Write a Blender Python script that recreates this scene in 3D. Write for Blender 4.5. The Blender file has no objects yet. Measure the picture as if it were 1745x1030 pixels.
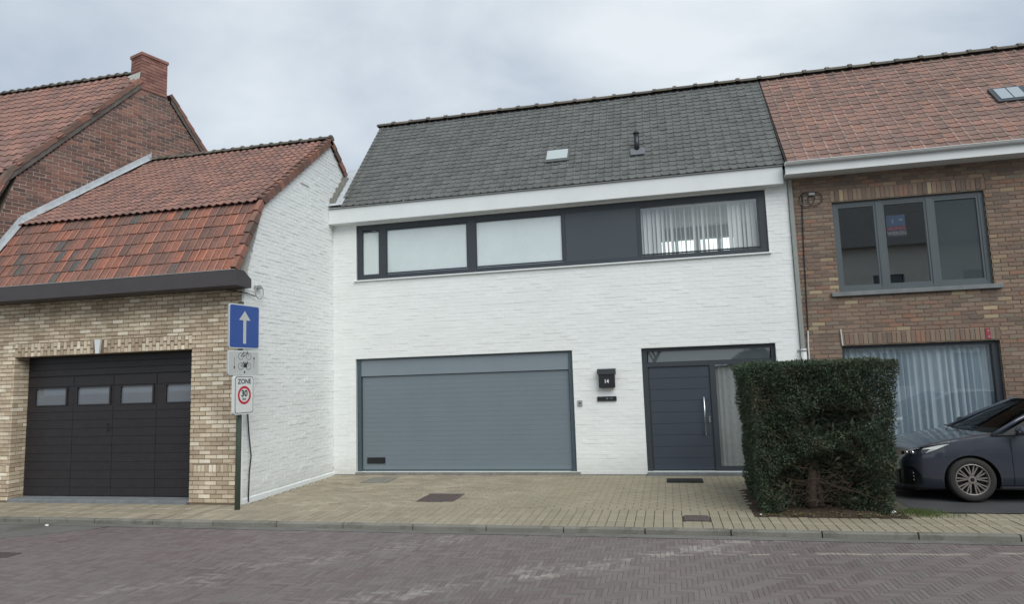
import bpy, math, random
import numpy as np
from mathutils import Matrix, Vector

random.seed(7)
rng = np.random.default_rng(7)
PI = math.pi
sc = bpy.context.scene
COL = sc.collection

# ------------------------------------------------------------------ camera
CAMP = (6.7357, -12.6889, 1.8)
YAW, PITCH, ROLL = 0.224273, 0.112583, -0.033031
FPX = 1135.8
def cam_basis():
    cy, sy = math.cos(YAW), math.sin(YAW)
    f = np.array([-sy*math.cos(PITCH), cy*math.cos(PITCH), math.sin(PITCH)])
    r = np.array([cy, sy, 0.0]); u = np.cross(r, f)
    c, s = math.cos(ROLL), math.sin(ROLL)
    return c*r+s*u, -s*r+c*u, f
CR, CU, CF = cam_basis()
cam = bpy.data.cameras.new('camera'); cam_o = bpy.data.objects.new('camera', cam); COL.objects.link(cam_o)
cam.sensor_width = 36; cam.lens = 36*FPX/1745; cam.clip_end = 2000; cam.clip_start = 0.05
M = Matrix(((CR[0], CU[0], -CF[0], CAMP[0]), (CR[1], CU[1], -CF[1], CAMP[1]), (CR[2], CU[2], -CF[2], CAMP[2]), (0, 0, 0, 1)))
cam_o.matrix_world = M
sc.camera = cam_o

# ------------------------------------------------------------------ light
SUN_EL, SUN_AZ = 46, 142      # azimuth clockwise from +Y: the sun stands behind the camera, a little to the right
w = bpy.data.worlds.new('World'); sc.world = w; w.use_nodes = True
nt = w.node_tree; nt.nodes.clear()
def N(t, **k):
    n = nt.nodes.new(t)
    for a, b in k.items(): setattr(n, a, b)
    return n
out = N('ShaderNodeOutputWorld'); bg = N('ShaderNodeBackground'); bg.inputs[1].default_value = 0.1
sky = N('ShaderNodeTexSky', sky_type='NISHITA', sun_disc=False)
sky.sun_elevation = math.radians(SUN_EL); sky.sun_rotation = math.radians(SUN_AZ)
tc = N('ShaderNodeTexCoord'); mp = N('ShaderNodeMapping'); mp.inputs['Scale'].default_value = (1.0, 1.0, 1.9)
mp.inputs['Location'].default_value = (3.1, 1.7, 0.4)
nt.links.new(tc.outputs['Generated'], mp.inputs[0])
n1 = N('ShaderNodeTexNoise'); n1.inputs['Scale'].default_value = 2.1; n1.inputs['Detail'].default_value = 6; n1.inputs['Roughness'].default_value = 0.5
n1.inputs['Distortion'].default_value = 0.35
nt.links.new(mp.outputs[0], n1.inputs['Vector'])
cr = N('ShaderNodeValToRGB'); e = cr.color_ramp
e.elements[0].position = 0.36; e.elements[0].color = (0.30, 0.355, 0.435, 1)
e.elements[1].position = 0.66; e.elements[1].color = (0.60, 0.645, 0.67, 1)
x = e.elements.new(0.50); x.color = (0.45, 0.50, 0.555, 1)
nt.links.new(n1.outputs[0], cr.inputs[0])
gain = N('ShaderNodeMix', data_type='RGBA', blend_type='MULTIPLY'); gain.inputs[0].default_value = 1
gain.inputs[7].default_value = (8.6, 8.6, 8.6, 1)
nt.links.new(cr.outputs[0], gain.inputs[6])
mx = N('ShaderNodeMix', data_type='RGBA'); mx.inputs[0].default_value = 0.93
nt.links.new(sky.outputs[0], mx.inputs[6]); nt.links.new(gain.outputs[2], mx.inputs[7])
nt.links.new(mx.outputs[2], bg.inputs[0]); nt.links.new(bg.outputs[0], out.inputs[0])
sun = bpy.data.lights.new('sun', 'SUN'); sun.energy = 1.5; sun.angle = math.radians(48); sun.color = (1.0, 0.985, 0.945)
sun_o = bpy.data.objects.new('sun', sun); COL.objects.link(sun_o)
az, el = math.radians(SUN_AZ), math.radians(SUN_EL)
sdir = Vector((math.sin(az)*math.cos(el), math.cos(az)*math.cos(el), math.sin(el)))
sun_o.rotation_euler = sdir.to_track_quat('Z', 'Y').to_euler(); sun_o.location = (0, -20, 30)
vs = sc.view_settings; vs.view_transform = 'Standard'; vs.look = 'None'; vs.gamma = 1; vs.exposure = 0.70
vs.use_curve_mapping = False

# ------------------------------------------------------------------ materials
def lin(c):
    r = []
    for v in c:
        v /= 255.0
        r.append(v/12.92 if v <= 0.04045 else ((v+0.055)/1.055)**2.4)
    return tuple(r)
def C4(c, k=1.0):
    l = lin(c); return (l[0]*k, l[1]*k, l[2]*k, 1)
class MB:
    def __init__(s, name):
        s.m = bpy.data.materials.new(name); s.m.use_nodes = True; s.t = s.m.node_tree
        s.p = s.t.nodes['Principled BSDF']; s.out = s.t.nodes['Material Output']
    def n(s, t, **k):
        q = s.t.nodes.new(t)
        for a, b in k.items(): setattr(q, a, b)
        return q
    def l(s, a, b): s.t.links.new(a, b)
    def mathn(s, op, a, b=None, clamp=False):
        q = s.n('ShaderNodeMath', operation=op); q.use_clamp = clamp
        for i, v in enumerate((a, b)):
            if v is None: continue
            if isinstance(v, (int, float)): q.inputs[i].default_value = v
            else: s.l(v, q.inputs[i])
        return q.outputs[0]
    def pos(s): return s.n('ShaderNodeNewGeometry').outputs['Position']
    def noise(s, scale, detail=3, vec=None, rough=0.55, stretch=None, dist=0):
        q = s.n('ShaderNodeTexNoise'); q.inputs['Scale'].default_value = scale; q.inputs['Detail'].default_value = detail
        q.inputs['Roughness'].default_value = rough; q.inputs['Distortion'].default_value = dist
        v = vec if vec is not None else s.pos()
        if stretch:
            m = s.n('ShaderNodeMapping'); m.inputs['Scale'].default_value = stretch; s.l(v, m.inputs[0]); v = m.outputs[0]
        s.l(v, q.inputs['Vector']); return q.outputs[0]
    def ramp(s, fac, stops, const=False):
        q = s.n('ShaderNodeValToRGB'); e = q.color_ramp
        if const: e.interpolation = 'CONSTANT'
        while len(e.elements) < len(stops): e.elements.new(0.5)
        for i, (p_, c_) in enumerate(stops):
            e.elements[i].position = p_
            e.elements[i].color = c_ if len(c_) == 4 else (*c_, 1)
        s.l(fac, q.inputs[0]); return q.outputs[0]
    def mix(s, fac, a, b, mode='MIX'):
        q = s.n('ShaderNodeMix', data_type='RGBA', blend_type=mode)
        for i, v in ((0, fac), (6, a), (7, b)):
            if isinstance(v, (int, float)): q.inputs[i].default_value = v
            elif isinstance(v, tuple): q.inputs[i].default_value = v if len(v) == 4 else (*v, 1)
            else: s.l(v, q.inputs[i])
        return q.outputs[2]
    def rnd(s):
        o = s.n('ShaderNodeObjectInfo').outputs['Random']; i = s.n('ShaderNodeNewGeometry').outputs['Random Per Island']
        return s.mathn('FRACT', s.mathn('ADD', o, i))
    def bump(s, h, strength=0.3, dist=0.01):
        b = s.n('ShaderNodeBump'); b.inputs['Strength'].default_value = strength; b.inputs['Distance'].default_value = dist
        s.l(h, b.inputs['Height']); s.l(b.outputs[0], s.p.inputs['Normal'])
    def col(s, c):
        if isinstance(c, tuple): s.p.inputs['Base Color'].default_value = c
        else: s.l(c, s.p.inputs['Base Color'])
    def fin(s, rough=0.8, spec=0.4, metal=0):
        if isinstance(rough, (int, float)): s.p.inputs['Roughness'].default_value = rough
        else: s.l(rough, s.p.inputs['Roughness'])
        s.p.inputs['Specular IOR Level'].default_value = spec; s.p.inputs['Metallic'].default_value = metal
        return s.m

def m_plain(name, c, rough=0.5, spec=0.5, metal=0, var=0.10, scale=3, bump=0, k=1.0):
    b = MB(name); base = C4(c, k)
    n = b.noise(scale, 5)
    g = b.ramp(n, [(0.25, (1-var,)*3), (0.75, (1+var*0.6,)*3)])
    b.col(b.mix(1.0, base, g, 'MULTIPLY'))
    if bump: b.bump(b.noise(90, 3), bump, 0.003)
    return b.fin(rough, spec, metal)

def m_pieces(name, stops, stain=0.25, stain_scale=1.4, grain=0.18, grain_scale=60, rough=0.88, bump=0.35, bd=0.004, extra=None, dirt=None, blot=None, desat=0.14, k=1.0):
    """stops: list of (position, sRGB) chosen per piece; dirt: (colour, threshold, amount) patches of grime"""
    b = MB(name)
    def soft(c_):
        l_ = sum(c_)/3; return tuple(v*(1-desat)+l_*desat for v in c_)
    c = b.ramp(b.rnd(), [(p_, C4(soft(c_), k)) for p_, c_ in stops])
    s_ = b.noise(stain_scale, 5)
    c = b.mix(1.0, c, b.ramp(s_, [(0.3, (1-stain,)*3), (0.7, (1+stain*0.35,)*3)]), 'MULTIPLY')
    g = b.noise(grain_scale, 4, rough=0.7)
    c = b.mix(1.0, c, b.ramp(g, [(0.3, (1-grain,)*3), (0.7, (1+grain*0.5,)*3)]), 'MULTIPLY')
    if dirt:
        for dc, sca, lo, hi, am in dirt:
            f = b.ramp(b.noise(sca, 6, rough=0.62, dist=0.4), [(lo, (0,)*3), (hi, (am,)*3)])
            c = b.mix(f, c, C4(dc, k))
    if blot:
        bc, sca, lo, am = blot
        f = b.ramp(b.noise(sca, 3, rough=0.7), [(lo, (0,)*3), (lo+0.06, (am,)*3)])
        c = b.mix(f, c, C4(bc))
    if extra: c = extra(b, c)
    b.col(c)
    if bump: b.bump(g, bump, bd)
    return b.fin(rough, 0.25)

# painted brick: white paint with faint grime
def _white(name, bumpy):
    b = MB(name)
    r = b.ramp(b.rnd(), [(0, (0.785, 0.812, 0.802)), (1, (0.82, 0.845, 0.835))])
    s_ = b.ramp(b.noise(0.8, 5, stretch=(1, 1, 2.2)), [(0.3, (0.95, 0.95, 0.94)), (0.7, (1.02,)*3)])
    c = b.mix(1.0, r, s_, 'MULTIPLY')
    fs = b.ramp(b.noise(1.0, 5, stretch=(5, 5, 0.5), rough=0.65), [(0.52, (0,)*3), (0.72, (0.11,)*3)])
    c = b.mix(fs, c, (0.62, 0.63, 0.60, 1))
    f = b.ramp(b.noise(26, 4, rough=0.7), [(0.62, (0,)*3), (0.74, (0.25,)*3)])
    c = b.mix(f, c, (0.48, 0.49, 0.46, 1))
    # splash dirt close to the ground
    z = b.n('ShaderNodeSeparateXYZ'); b.l(b.pos(), z.inputs[0])
    h = b.mathn('ADD', b.mathn('MULTIPLY', z.outputs[2], 1.0), b.mathn('MULTIPLY', b.noise(5, 4), 0.45))
    f2 = b.ramp(h, [(0.22, (0.32,)*3), (0.52, (0,)*3)])
    c = b.mix(f2, c, (0.42, 0.42, 0.37, 1))
    b.col(c)
    hgt = b.mix(0.5, b.noise(34 if bumpy else 60, 4), b.noise(9, 3))
    b.bump(hgt, 0.7 if bumpy else 0.3, 0.016 if bumpy else 0.004)
    return b.fin(0.62, 0.35)
M_WHITE = _white('white_painted_brick', False)
M_WHITE_ROUGH = _white('rough_white_painted_brick', True)
M_WHITE_MORTAR = m_plain('white_painted_joint', (226, 230, 226), 0.8, 0.2, var=0.08, scale=6)
M_FASCIA = m_plain('white_fascia_paint', (222, 226, 225), 0.5, 0.4, var=0.05, scale=2.5)
M_YBRICK = m_pieces('yellow_brick', [(0, (146, 126, 102)), (0.3, (160, 142, 115)), (0.6, (172, 155, 128)), (0.82, (184, 169, 142)), (0.94, (196, 186, 164)), (1, (154, 130, 106))],
                    stain=0.25, stain_scale=1.3, dirt=[((116, 100, 84), 2.2, 0.50, 0.75, 0.5)], k=1.85, desat=0.26)
M_YMORTAR = m_plain('brown_mortar', (124, 110, 94), 0.95, 0.1, var=0.25, scale=8, bump=0.4)
M_MBRICK = m_pieces('mixed_red_brown_brick', [(0, (108, 92, 80)), (0.2, (120, 98, 84)), (0.42, (130, 102, 84)), (0.66, (136, 114, 94)), (0.80, (120, 108, 92)), (0.90, (140, 98, 78)), (0.96, (150, 128, 98)), (1, (168, 148, 112))],
                    stain=0.2, stain_scale=0.9, k=1.3, desat=0.28)
M_MMORTAR = m_plain('grey_brown_mortar', (130, 118, 104), 0.95, 0.1, var=0.2, scale=8, bump=0.4)
M_RBRICK = m_pieces('old_red_brick', [(0, (92, 74, 70)), (0.3, (112, 84, 77)), (0.6, (126, 90, 80)), (0.85, (142, 100, 86)), (1, (104, 88, 82))],
                    stain=0.25, stain_scale=0.8, dirt=[((84, 78, 76), 1.0, 0.50, 0.68, 0.6), ((150, 136, 122), 7, 0.66, 0.72, 0.5)], k=1.3)
M_RMORTAR = m_plain('pale_old_mortar', (168, 154, 142), 0.95, 0.1, var=0.35, scale=3, bump=0.5)
M_CHIM = m_pieces('chimney_brick', [(0, (126, 84, 74)), (0.5, (146, 98, 86)), (1, (160, 112, 98))], stain=0.25, stain_scale=2, k=1.15, desat=0.2)
M_DTILE = m_pieces('dark_grey_roof_tile', [(0, (88, 91, 89)), (0.5, (94, 97, 95)), (1, (100, 103, 101))], stain=0.10, stain_scale=4,
                   grain=0.25, dirt=[((108, 110, 104), 5.0, 0.50, 0.8, 0.30)], blot=((150, 154, 146), 16, 0.74, 0.4), k=1.2)
M_RTILE = m_pieces('weathered_red_roof_tile', [(0, (124, 96, 87)), (0.4, (136, 102, 91)), (0.7, (145, 106, 92)), (1, (154, 108, 91))], stain=0.14, stain_scale=0.9,
                   grain=0.42, grain_scale=40, dirt=[((108, 100, 94), 5, 0.46, 0.72, 0.5), ((104, 102, 94), 14, 0.6, 0.72, 0.4)], k=1.17, desat=0.28)
M_LTILE = m_pieces('pinkish_red_pantile', [(0, (126, 94, 86)), (0.5, (144, 104, 92)), (1, (160, 110, 94))], stain=0.18, stain_scale=2.6, grain=0.25,
                   dirt=[((112, 96, 88), 4.5, 0.46, 0.72, 0.45)], k=1.2, desat=0.26)
M_OTILE = m_pieces('orange_to_black_flat_tile', [(0, (88, 90, 86)), (0.07, (92, 92, 88)), (0.10, (112, 86, 78)), (0.4, (128, 92, 81)), (0.7, (140, 94, 80)), (0.92, (152, 96, 78)), (1, (166, 98, 76))],
                   stain=0.2, stain_scale=4, grain=0.32, grain_scale=30, dirt=[((116, 88, 78), 4, 0.5, 0.7, 0.5)], blot=((176, 170, 150), 9, 0.76, 0.7), k=1.15, desat=0.2)
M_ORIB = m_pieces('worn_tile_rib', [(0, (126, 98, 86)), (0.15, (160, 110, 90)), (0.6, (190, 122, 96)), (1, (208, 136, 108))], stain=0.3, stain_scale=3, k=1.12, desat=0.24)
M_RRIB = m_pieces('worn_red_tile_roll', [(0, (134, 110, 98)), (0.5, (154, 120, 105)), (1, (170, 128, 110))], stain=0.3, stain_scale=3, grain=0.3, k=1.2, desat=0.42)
M_RIDGE = m_pieces('lichened_ridge_tile', [(0, (100, 96, 88)), (0.5, (110, 104, 94)), (1, (120, 112, 100))], grain=0.35, grain_scale=25,
                   dirt=[((118, 112, 80), 5, 0.62, 0.70, 0.6)], k=1.0)
M_VERGE = m_pieces('brown_verge_tile', [(0, (104, 80, 72)), (0.5, (124, 90, 78)), (1, (146, 98, 82))], grain=0.3, dirt=[((88, 80, 74), 3, 0.5, 0.66, 0.8)], k=1.3)
M_UNDER = m_plain('roof_underlay', (70, 66, 62), 0.95, 0.1)
M_CEMENT = m_plain('grey_cement', (132, 130, 124), 0.9, 0.2, var=0.25, scale=7, bump=0.4)
M_LEAD = m_plain('pale_lead_flashing', (182, 188, 192), 0.5, 0.4, var=0.2, scale=9)
M_ANTH = m_plain('anthracite_aluminium', (58, 64, 70), 0.42, 0.45, var=0.06, scale=2, k=0.95)
M_ANTHP = m_plain('anthracite_panel', (68, 75, 81), 0.4, 0.45, var=0.05, scale=1.2)
M_GDOOR = m_plain('grey_garage_door_steel', (113, 125, 132), 0.38, 0.45, var=0.05, scale=1.5)
M_GDOORP = m_plain('grey_garage_fascia_panel', (124, 135, 143), 0.3, 0.5, var=0.05, scale=1.5)
M_GFRAME = m_plain('blue_grey_door_frame', (72, 88, 94), 0.4, 0.45, var=0.08, scale=3)
M_DOORB = m_plain('blue_black_front_door', (61, 68, 77), 0.4, 0.45, var=0.06, scale=2)
b = MB('black_brown_painted_wood'); c = b.mix(1.0, C4((44, 42, 44)), b.ramp(b.noise(8, 5), [(0.25, (0.8,)*3), (0.75, (1.15,)*3)]), 'MULTIPLY')
f = b.ramp(b.noise(1.0, 5, stretch=(2.2, 2.2, 75), rough=0.6), [(0.66, (0,)*3), (0.72, (0.35,)*3)])
f = b.mix(1.0, f, b.ramp(b.noise(1.3, 2), [(0.45, (0,)*3), (0.6, (1,)*3)]), 'MULTIPLY')
b.col(b.mix(f, c, C4((150, 148, 146)))); M_BROWN = b.fin(0.45, 0.4)
M_GUTTER = m_plain('dark_brown_gutter_board', (72, 68, 70), 0.5, 0.35, var=0.12, scale=4)
M_STEEL = m_plain('brushed_steel', (200, 202, 204), 0.25, 0.5, metal=1, var=0.05)
M_ZINC = m_plain('weathered_zinc', (150, 152, 150), 0.5, 0.5, var=0.12, scale=6)
M_BLACK = m_plain('black_plastic', (34, 36, 40), 0.35, 0.5, var=0.1)
M_RUBBER = m_plain('tyre_rubber', (52, 51, 50), 0.8, 0.3, var=0.15, scale=10)
M_PVCW = m_plain('white_pvc_pipe', (205, 208, 206), 0.4, 0.5, var=0.1, scale=5)
M_PIPEG = m_plain('grey_pvc_pipe', (142, 146, 142), 0.45, 0.4, var=0.1, scale=5)
M_BLUESTONE = m_plain('blue_stone', (120, 124, 126), 0.7, 0.35, var=0.2, scale=6, bump=0.25)
M_ROOM = m_plain('room_plaster', (176, 180, 178), 0.9, 0.1)
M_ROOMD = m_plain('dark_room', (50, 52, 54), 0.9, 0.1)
M_CURT = m_plain('grey_blue_curtain', (180, 194, 203), 0.9, 0.1, var=0.06)
M_NET = m_plain('pale_net_curtain', (182, 186, 184), 0.9, 0.1, var=0.06)
M_BLIND = m_plain('white_blind_slat', (214, 218, 216), 0.7, 0.2, var=0.04)
M_DRAIN = m_plain('rusty_iron_cover', (92, 82, 80), 0.7, 0.35, var=0.25, scale=14, bump=0.5)
M_MAT = m_plain('dark_rubber_mat', (50, 52, 52), 0.9, 0.2)
M_SOIL = m_plain('dark_soil', (72, 62, 54), 0.95, 0.1, var=0.4, scale=14, bump=0.8)
M_BARK = m_plain('reddish_grey_bark', (80, 71, 64), 0.95, 0.05, var=0.3, scale=18, bump=0.7)
M_TWIG = m_plain('dry_twig', (80, 69, 60), 0.9, 0.15, var=0.3, scale=12)
M_PAPER = m_plain('white_paper', (220, 222, 222), 0.8, 0.2)
M_DRYLEAF = m_plain('dry_leaf', (122, 108, 86), 0.9, 0.1, var=0.3, scale=40)

def m_film(name, c, ior=2.0):
    b = MB(name); n = b.noise(14, 4, rough=0.7); n2 = b.noise(1.2, 3)
    g = b.ramp(n, [(0.3, (0.97,)*3), (0.7, (1.03,)*3)]); g2 = b.ramp(n2, [(0.3, (0.94,)*3), (0.7, (1.04,)*3)])
    b.col(b.mix(1.0, b.mix(1.0, C4(c), g, 'MULTIPLY'), g2, 'MULTIPLY'))
    b.p.inputs['IOR'].default_value = ior
    return b.fin(0.02, 0.5)
M_FROST = m_film('pane_with_white_film', (204, 215, 215), 2.1)
M_GREYFILM = m_film('dusty_grey_pane', (112, 118, 124), 1.7)
M_SCREEN = m_film('pane_with_grey_screen', (70, 77, 80), 1.8)
M_TRANS = m_film('grey_transom_pane', (84, 92, 96), 2.0)
def m_glass(name, refl=0.14, tint=(0.965, 0.97, 0.97), edge=0.9):
    b = MB(name); t = b.t
    tr = b.n('ShaderNodeBsdfTransparent'); tr.inputs[0].default_value = (*tint, 1)
    gl = b.n('ShaderNodeBsdfGlossy'); gl.inputs['Roughness'].default_value = 0.0; gl.inputs[0].default_value = (0.95, 0.97, 1, 1)
    gm = b.n('ShaderNodeNewGeometry'); dt = b.n('ShaderNodeVectorMath', operation='DOT_PRODUCT'); b.l(gm.outputs['Normal'], dt.inputs[0]); b.l(gm.outputs['Incoming'], dt.inputs[1])
    c1_ = b.mathn('SUBTRACT', 1.0, b.mathn('ABSOLUTE', dt.outputs['Value'])); f = b.mathn('ADD', b.mathn('MULTIPLY', b.mathn('POWER', c1_, 5.0), edge), refl, True)
    ms = b.n('ShaderNodeMixShader'); b.l(f, ms.inputs[0]); b.l(tr.outputs[0], ms.inputs[1]); b.l(gl.outputs[0], ms.inputs[2])
    b.l(ms.outputs[0], b.out.inputs[0]); return b.m
M_GLASS = m_glass('window_glass', 0.085)
M_GLASSD = m_glass('tinted_car_glass', 0.035, (0.35, 0.39, 0.38), 0.3)
M_GLASSR = m_glass('mirroring_window_glass', 0.17)
M_LENS = m_glass('clear_lamp_lens', 0.10, (0.95, 0.97, 1))
def m_emit(name, c, s):
    b = MB(name); b.p.inputs['Emission Color'].default_value = c; b.p.inputs['Emission Strength'].default_value = s
    b.p.inputs['Base Color'].default_value = c; return b.m
M_DAYWIN = m_emit('daylit_far_window', (0.82, 0.93, 0.90, 1), 0.95)

# ------------------------------------------------------------------ object helpers
WOFF = {}      # world offset of each unrotated parent
def tag(o, label=None, cat=None, group=None, kind=None):
    if label: o['label'] = label
    if cat: o['category'] = cat
    if group: o['group'] = group
    if kind: o['kind'] = kind
    return o
def empty(name, loc, label=None, cat=None, group=None, kind=None, rz=0):
    o = bpy.data.objects.new(name, None); COL.objects.link(o); o.location = loc; o.rotation_euler = (0, 0, rz)
    o.empty_display_size = 0.2
    WOFF[o.name] = Vector(loc) if rz == 0 else None
    return tag(o, label, cat, group, kind)
def woff(p):
    if p is None: return Vector((0, 0, 0))
    return WOFF.get(p.name) or Vector((0, 0, 0))
def mesh_np(name, V, F, mats, mi=None, smooth=False):
    V = np.asarray(V, dtype=np.float32); me = bpy.data.meshes.new(name)
    if isinstance(F, np.ndarray):
        n, k = F.shape
        me.vertices.add(len(V)); me.vertices.foreach_set('co', V.ravel())
        me.loops.add(n*k); me.loops.foreach_set('vertex_index', F.astype(np.int32).ravel())
        me.polygons.add(n); me.polygons.foreach_set('loop_start', np.arange(0, n*k, k, dtype=np.int32))
        me.polygons.foreach_set('loop_total', np.full(n, k, dtype=np.int32))
        me.update(calc_edges=True)
    else:
        me.from_pydata([tuple(map(float, v)) for v in V], [], F); me.update()
    for m in (mats if isinstance(mats, (list, tuple)) else [mats]): me.materials.append(m)
    if mi is not None: me.polygons.foreach_set('material_index', np.asarray(mi, dtype=np.int32))
    me.polygons.foreach_set('use_smooth', np.full(len(me.polygons), bool(smooth)))
    me.validate(); return me
def link(name, me, parent=None, kind=None, label=None):
    o = bpy.data.objects.new(name, me); COL.objects.link(o)
    if parent is not None: o.parent = parent
    WOFF[o.name] = woff(parent)
    return tag(o, label, None, None, kind)
class G:
    """collects boxes, quads, tubes into one mesh (world coordinates, shifted to the parent on build)"""
    def __init__(s): s.V = []; s.F = []; s.mi = []; s.cur = 0
    def add(s, V, F):
        b = len(s.V); s.V += [tuple(v) for v in V]; s.F += [tuple(i+b for i in f) for f in F]; s.mi += [s.cur]*len(F); return s
    def box(s, x0, x1, y0, y1, z0, z1, bev=0.0):
        if bev <= 0:
            V = [(x0, y0, z0), (x1, y0, z0), (x1, y1, z0), (x0, y1, z0), (x0, y0, z1), (x1, y0, z1), (x1, y1, z1), (x0, y1, z1)]
            return s.add(V, [(0, 3, 2, 1), (4, 5, 6, 7), (0, 1, 5, 4), (1, 2, 6, 5), (2, 3, 7, 6), (3, 0, 4, 7)])
        import bmesh
        bm = bmesh.new(); bmesh.ops.create_cube(bm, size=1)
        for v in bm.verts: v.co = Vector(((x0+x1)/2+v.co.x*(x1-x0), (y0+y1)/2+v.co.y*(y1-y0), (z0+z1)/2+v.co.z*(z1-z0)))
        bmesh.ops.bevel(bm, geom=bm.edges[:], offset=bev, segments=1, affect='EDGES')
        bm.verts.index_update(); V = [tuple(v.co) for v in bm.verts]; F = [tuple(v.index for v in f.verts) for f in bm.faces]; bm.free()
        return s.add(V, F)
    def quad(s, a, b, c, d): return s.add([a, b, c, d], [(0, 1, 2, 3)])
    def poly(s, pts): return s.add(pts, [tuple(range(len(pts)))])
    def prism(s, pts, d):
        """extrude polygon pts by vector d"""
        n = len(pts); V = [tuple(p) for p in pts]+[tuple(np.array(p)+np.array(d)) for p in pts]
        F = [tuple(range(n)), tuple(range(2*n-1, n-1, -1))]+[(i, i+n, (i+1) % n+n, (i+1) % n) for i in range(n)]
        return s.add(V, F)
    def tube(s, pts, r, seg=8, cap=True):
        pts = [Vector(p) for p in pts]; n = len(pts); R = r if isinstance(r, (list, tuple)) else [r]*n
        V = []; F = []; up = None
        for i, p in enumerate(pts):
            t = (pts[min(i+1, n-1)]-pts[max(i-1, 0)]).normalized()
            if up is None: up = t.orthogonal().normalized()
            else:
                up = up-t*up.dot(t); up = up.normalized() if up.length > 1e-6 else t.orthogonal().normalized()
            q = t.cross(up)
            for k in range(seg):
                a = 2*PI*k/seg; V.append(tuple(p+(up*math.cos(a)+q*math.sin(a))*R[i]))
        for i in range(n-1):
            for k in range(seg):
                a, b = i*seg+k, i*seg+(k+1) % seg; F.append((a, b, b+seg, a+seg))
        if cap: F.append(tuple(range(seg-1, -1, -1))); F.append(tuple((n-1)*seg+k for k in range(seg)))
        return s.add(V, F)
    def ring(s, c, r, tr, axis='y', n=28, seg=8):
        pts = []
        V = []; F = []
        for i in range(n):
            a = 2*PI*i/n
            for k in range(seg):
                b = 2*PI*k/seg; rr = r+tr*math.cos(b); h = tr*math.sin(b)
                if axis == 'y': V.append((c[0]+rr*math.cos(a), c[1]+h, c[2]+rr*math.sin(a)))
                elif axis == 'x': V.append((c[0]+h, c[1]+rr*math.cos(a), c[2]+rr*math.sin(a)))
                else: V.append((c[0]+rr*math.cos(a), c[1]+rr*math.sin(a), c[2]+h))
        for i in range(n):
            for k in range(seg):
                j = (i+1) % n; l = (k+1) % seg; F.append((i*seg+k, j*seg+k, j*seg+l, i*seg+l))
        return s.add(V, F)
    def build(s, name, mat, parent=None, label=None, kind=None, smooth=False, local=False):
        o = Vector((0, 0, 0)) if local else woff(parent)
        V = np.array(s.V, dtype=np.float64)-np.array(o)
        me = mesh_np(name, V, s.F, mat, s.mi if isinstance(mat, (list, tuple)) else None, smooth)
        return link(name, me, parent, kind, label)
def box(name, dims, mat, parent=None, bev=0.0, **k): return G().box(*dims, bev=bev).build(name, mat, parent, **k)

# unit pieces -------------------------------------------------------------
def unit_brick(cu, cv, cn=0.25):
    o = 0.5; f = 0.5-cn
    V = [(-o, -o, -o), (o, -o, -o), (o, o, -o), (-o, o, -o), (-o, -o, f), (o, -o, f), (o, o, f), (-o, o, f),
         (-o+cu, -o+cv, o), (o-cu, -o+cv, o), (o-cu, o-cv, o), (-o+cu, o-cv, o)]
    F = [(8, 9, 10, 11), (4, 5, 9, 8), (5, 6, 10, 9), (6, 7, 11, 10), (7, 4, 8, 11), (0, 1, 5, 4), (1, 2, 6, 5), (2, 3, 7, 6), (3, 0, 4, 7)]
    return np.array(V, float), np.array(F)
UB = unit_brick(0.018, 0.06)
UP = unit_brick(0.025, 0.05)
UW = unit_brick(0.012, 0.045, 0.12)
UR = unit_brick(0.012, 0.045, 0.05)
def unit_tile(profile, lift, lip, rib=None):
    """across u the profile (u, height); along v from 0 (lower end, lifted) to 1; heights in metres"""
    V = []; F = []; n = len(profile)
    for (u, h) in profile: V.append((u, 0.0, h+lift))
    for (u, h) in profile: V.append((u, 1.0, h))
    for (u, h) in profile: V.append((u, 0.0, h+lift-lip))
    for i in range(n-1):
        F.append((i, i+1, n+i+1, n+i)); F.append((2*n+i, 2*n+i+1, i+1, i))
    if rib is None: return np.array(V, float), np.array(F)
    return np.array(V, float), np.array(F), np.array([1 if (f//2) in rib else 0 for f in range(len(F))])
PAN = [(0.0, 0.002), (0.30, -0.002), (0.70, 0.002), (0.79, 0.011), (0.87, 0.017), (0.95, 0.011), (1.02, 0.002)]
SPAN = [(0.0, 0.008), (0.22, -0.007), (0.48, -0.003), (0.68, 0.015), (0.84, 0.022), (1.02, 0.009)]
FLAT = [(0.0, 0.0), (0.40, 0.0), (0.82, 0.0), (0.86, 0.013), (0.96, 0.014), (1.0, 0.002)]
UT_PAN = unit_tile(PAN, 0.014, 0.012)
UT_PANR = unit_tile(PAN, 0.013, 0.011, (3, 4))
UT_S = unit_tile(SPAN, 0.019, 0.016)
UT_FLAT = unit_tile(FLAT, 0.016, 0.013, (2, 3))

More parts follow.
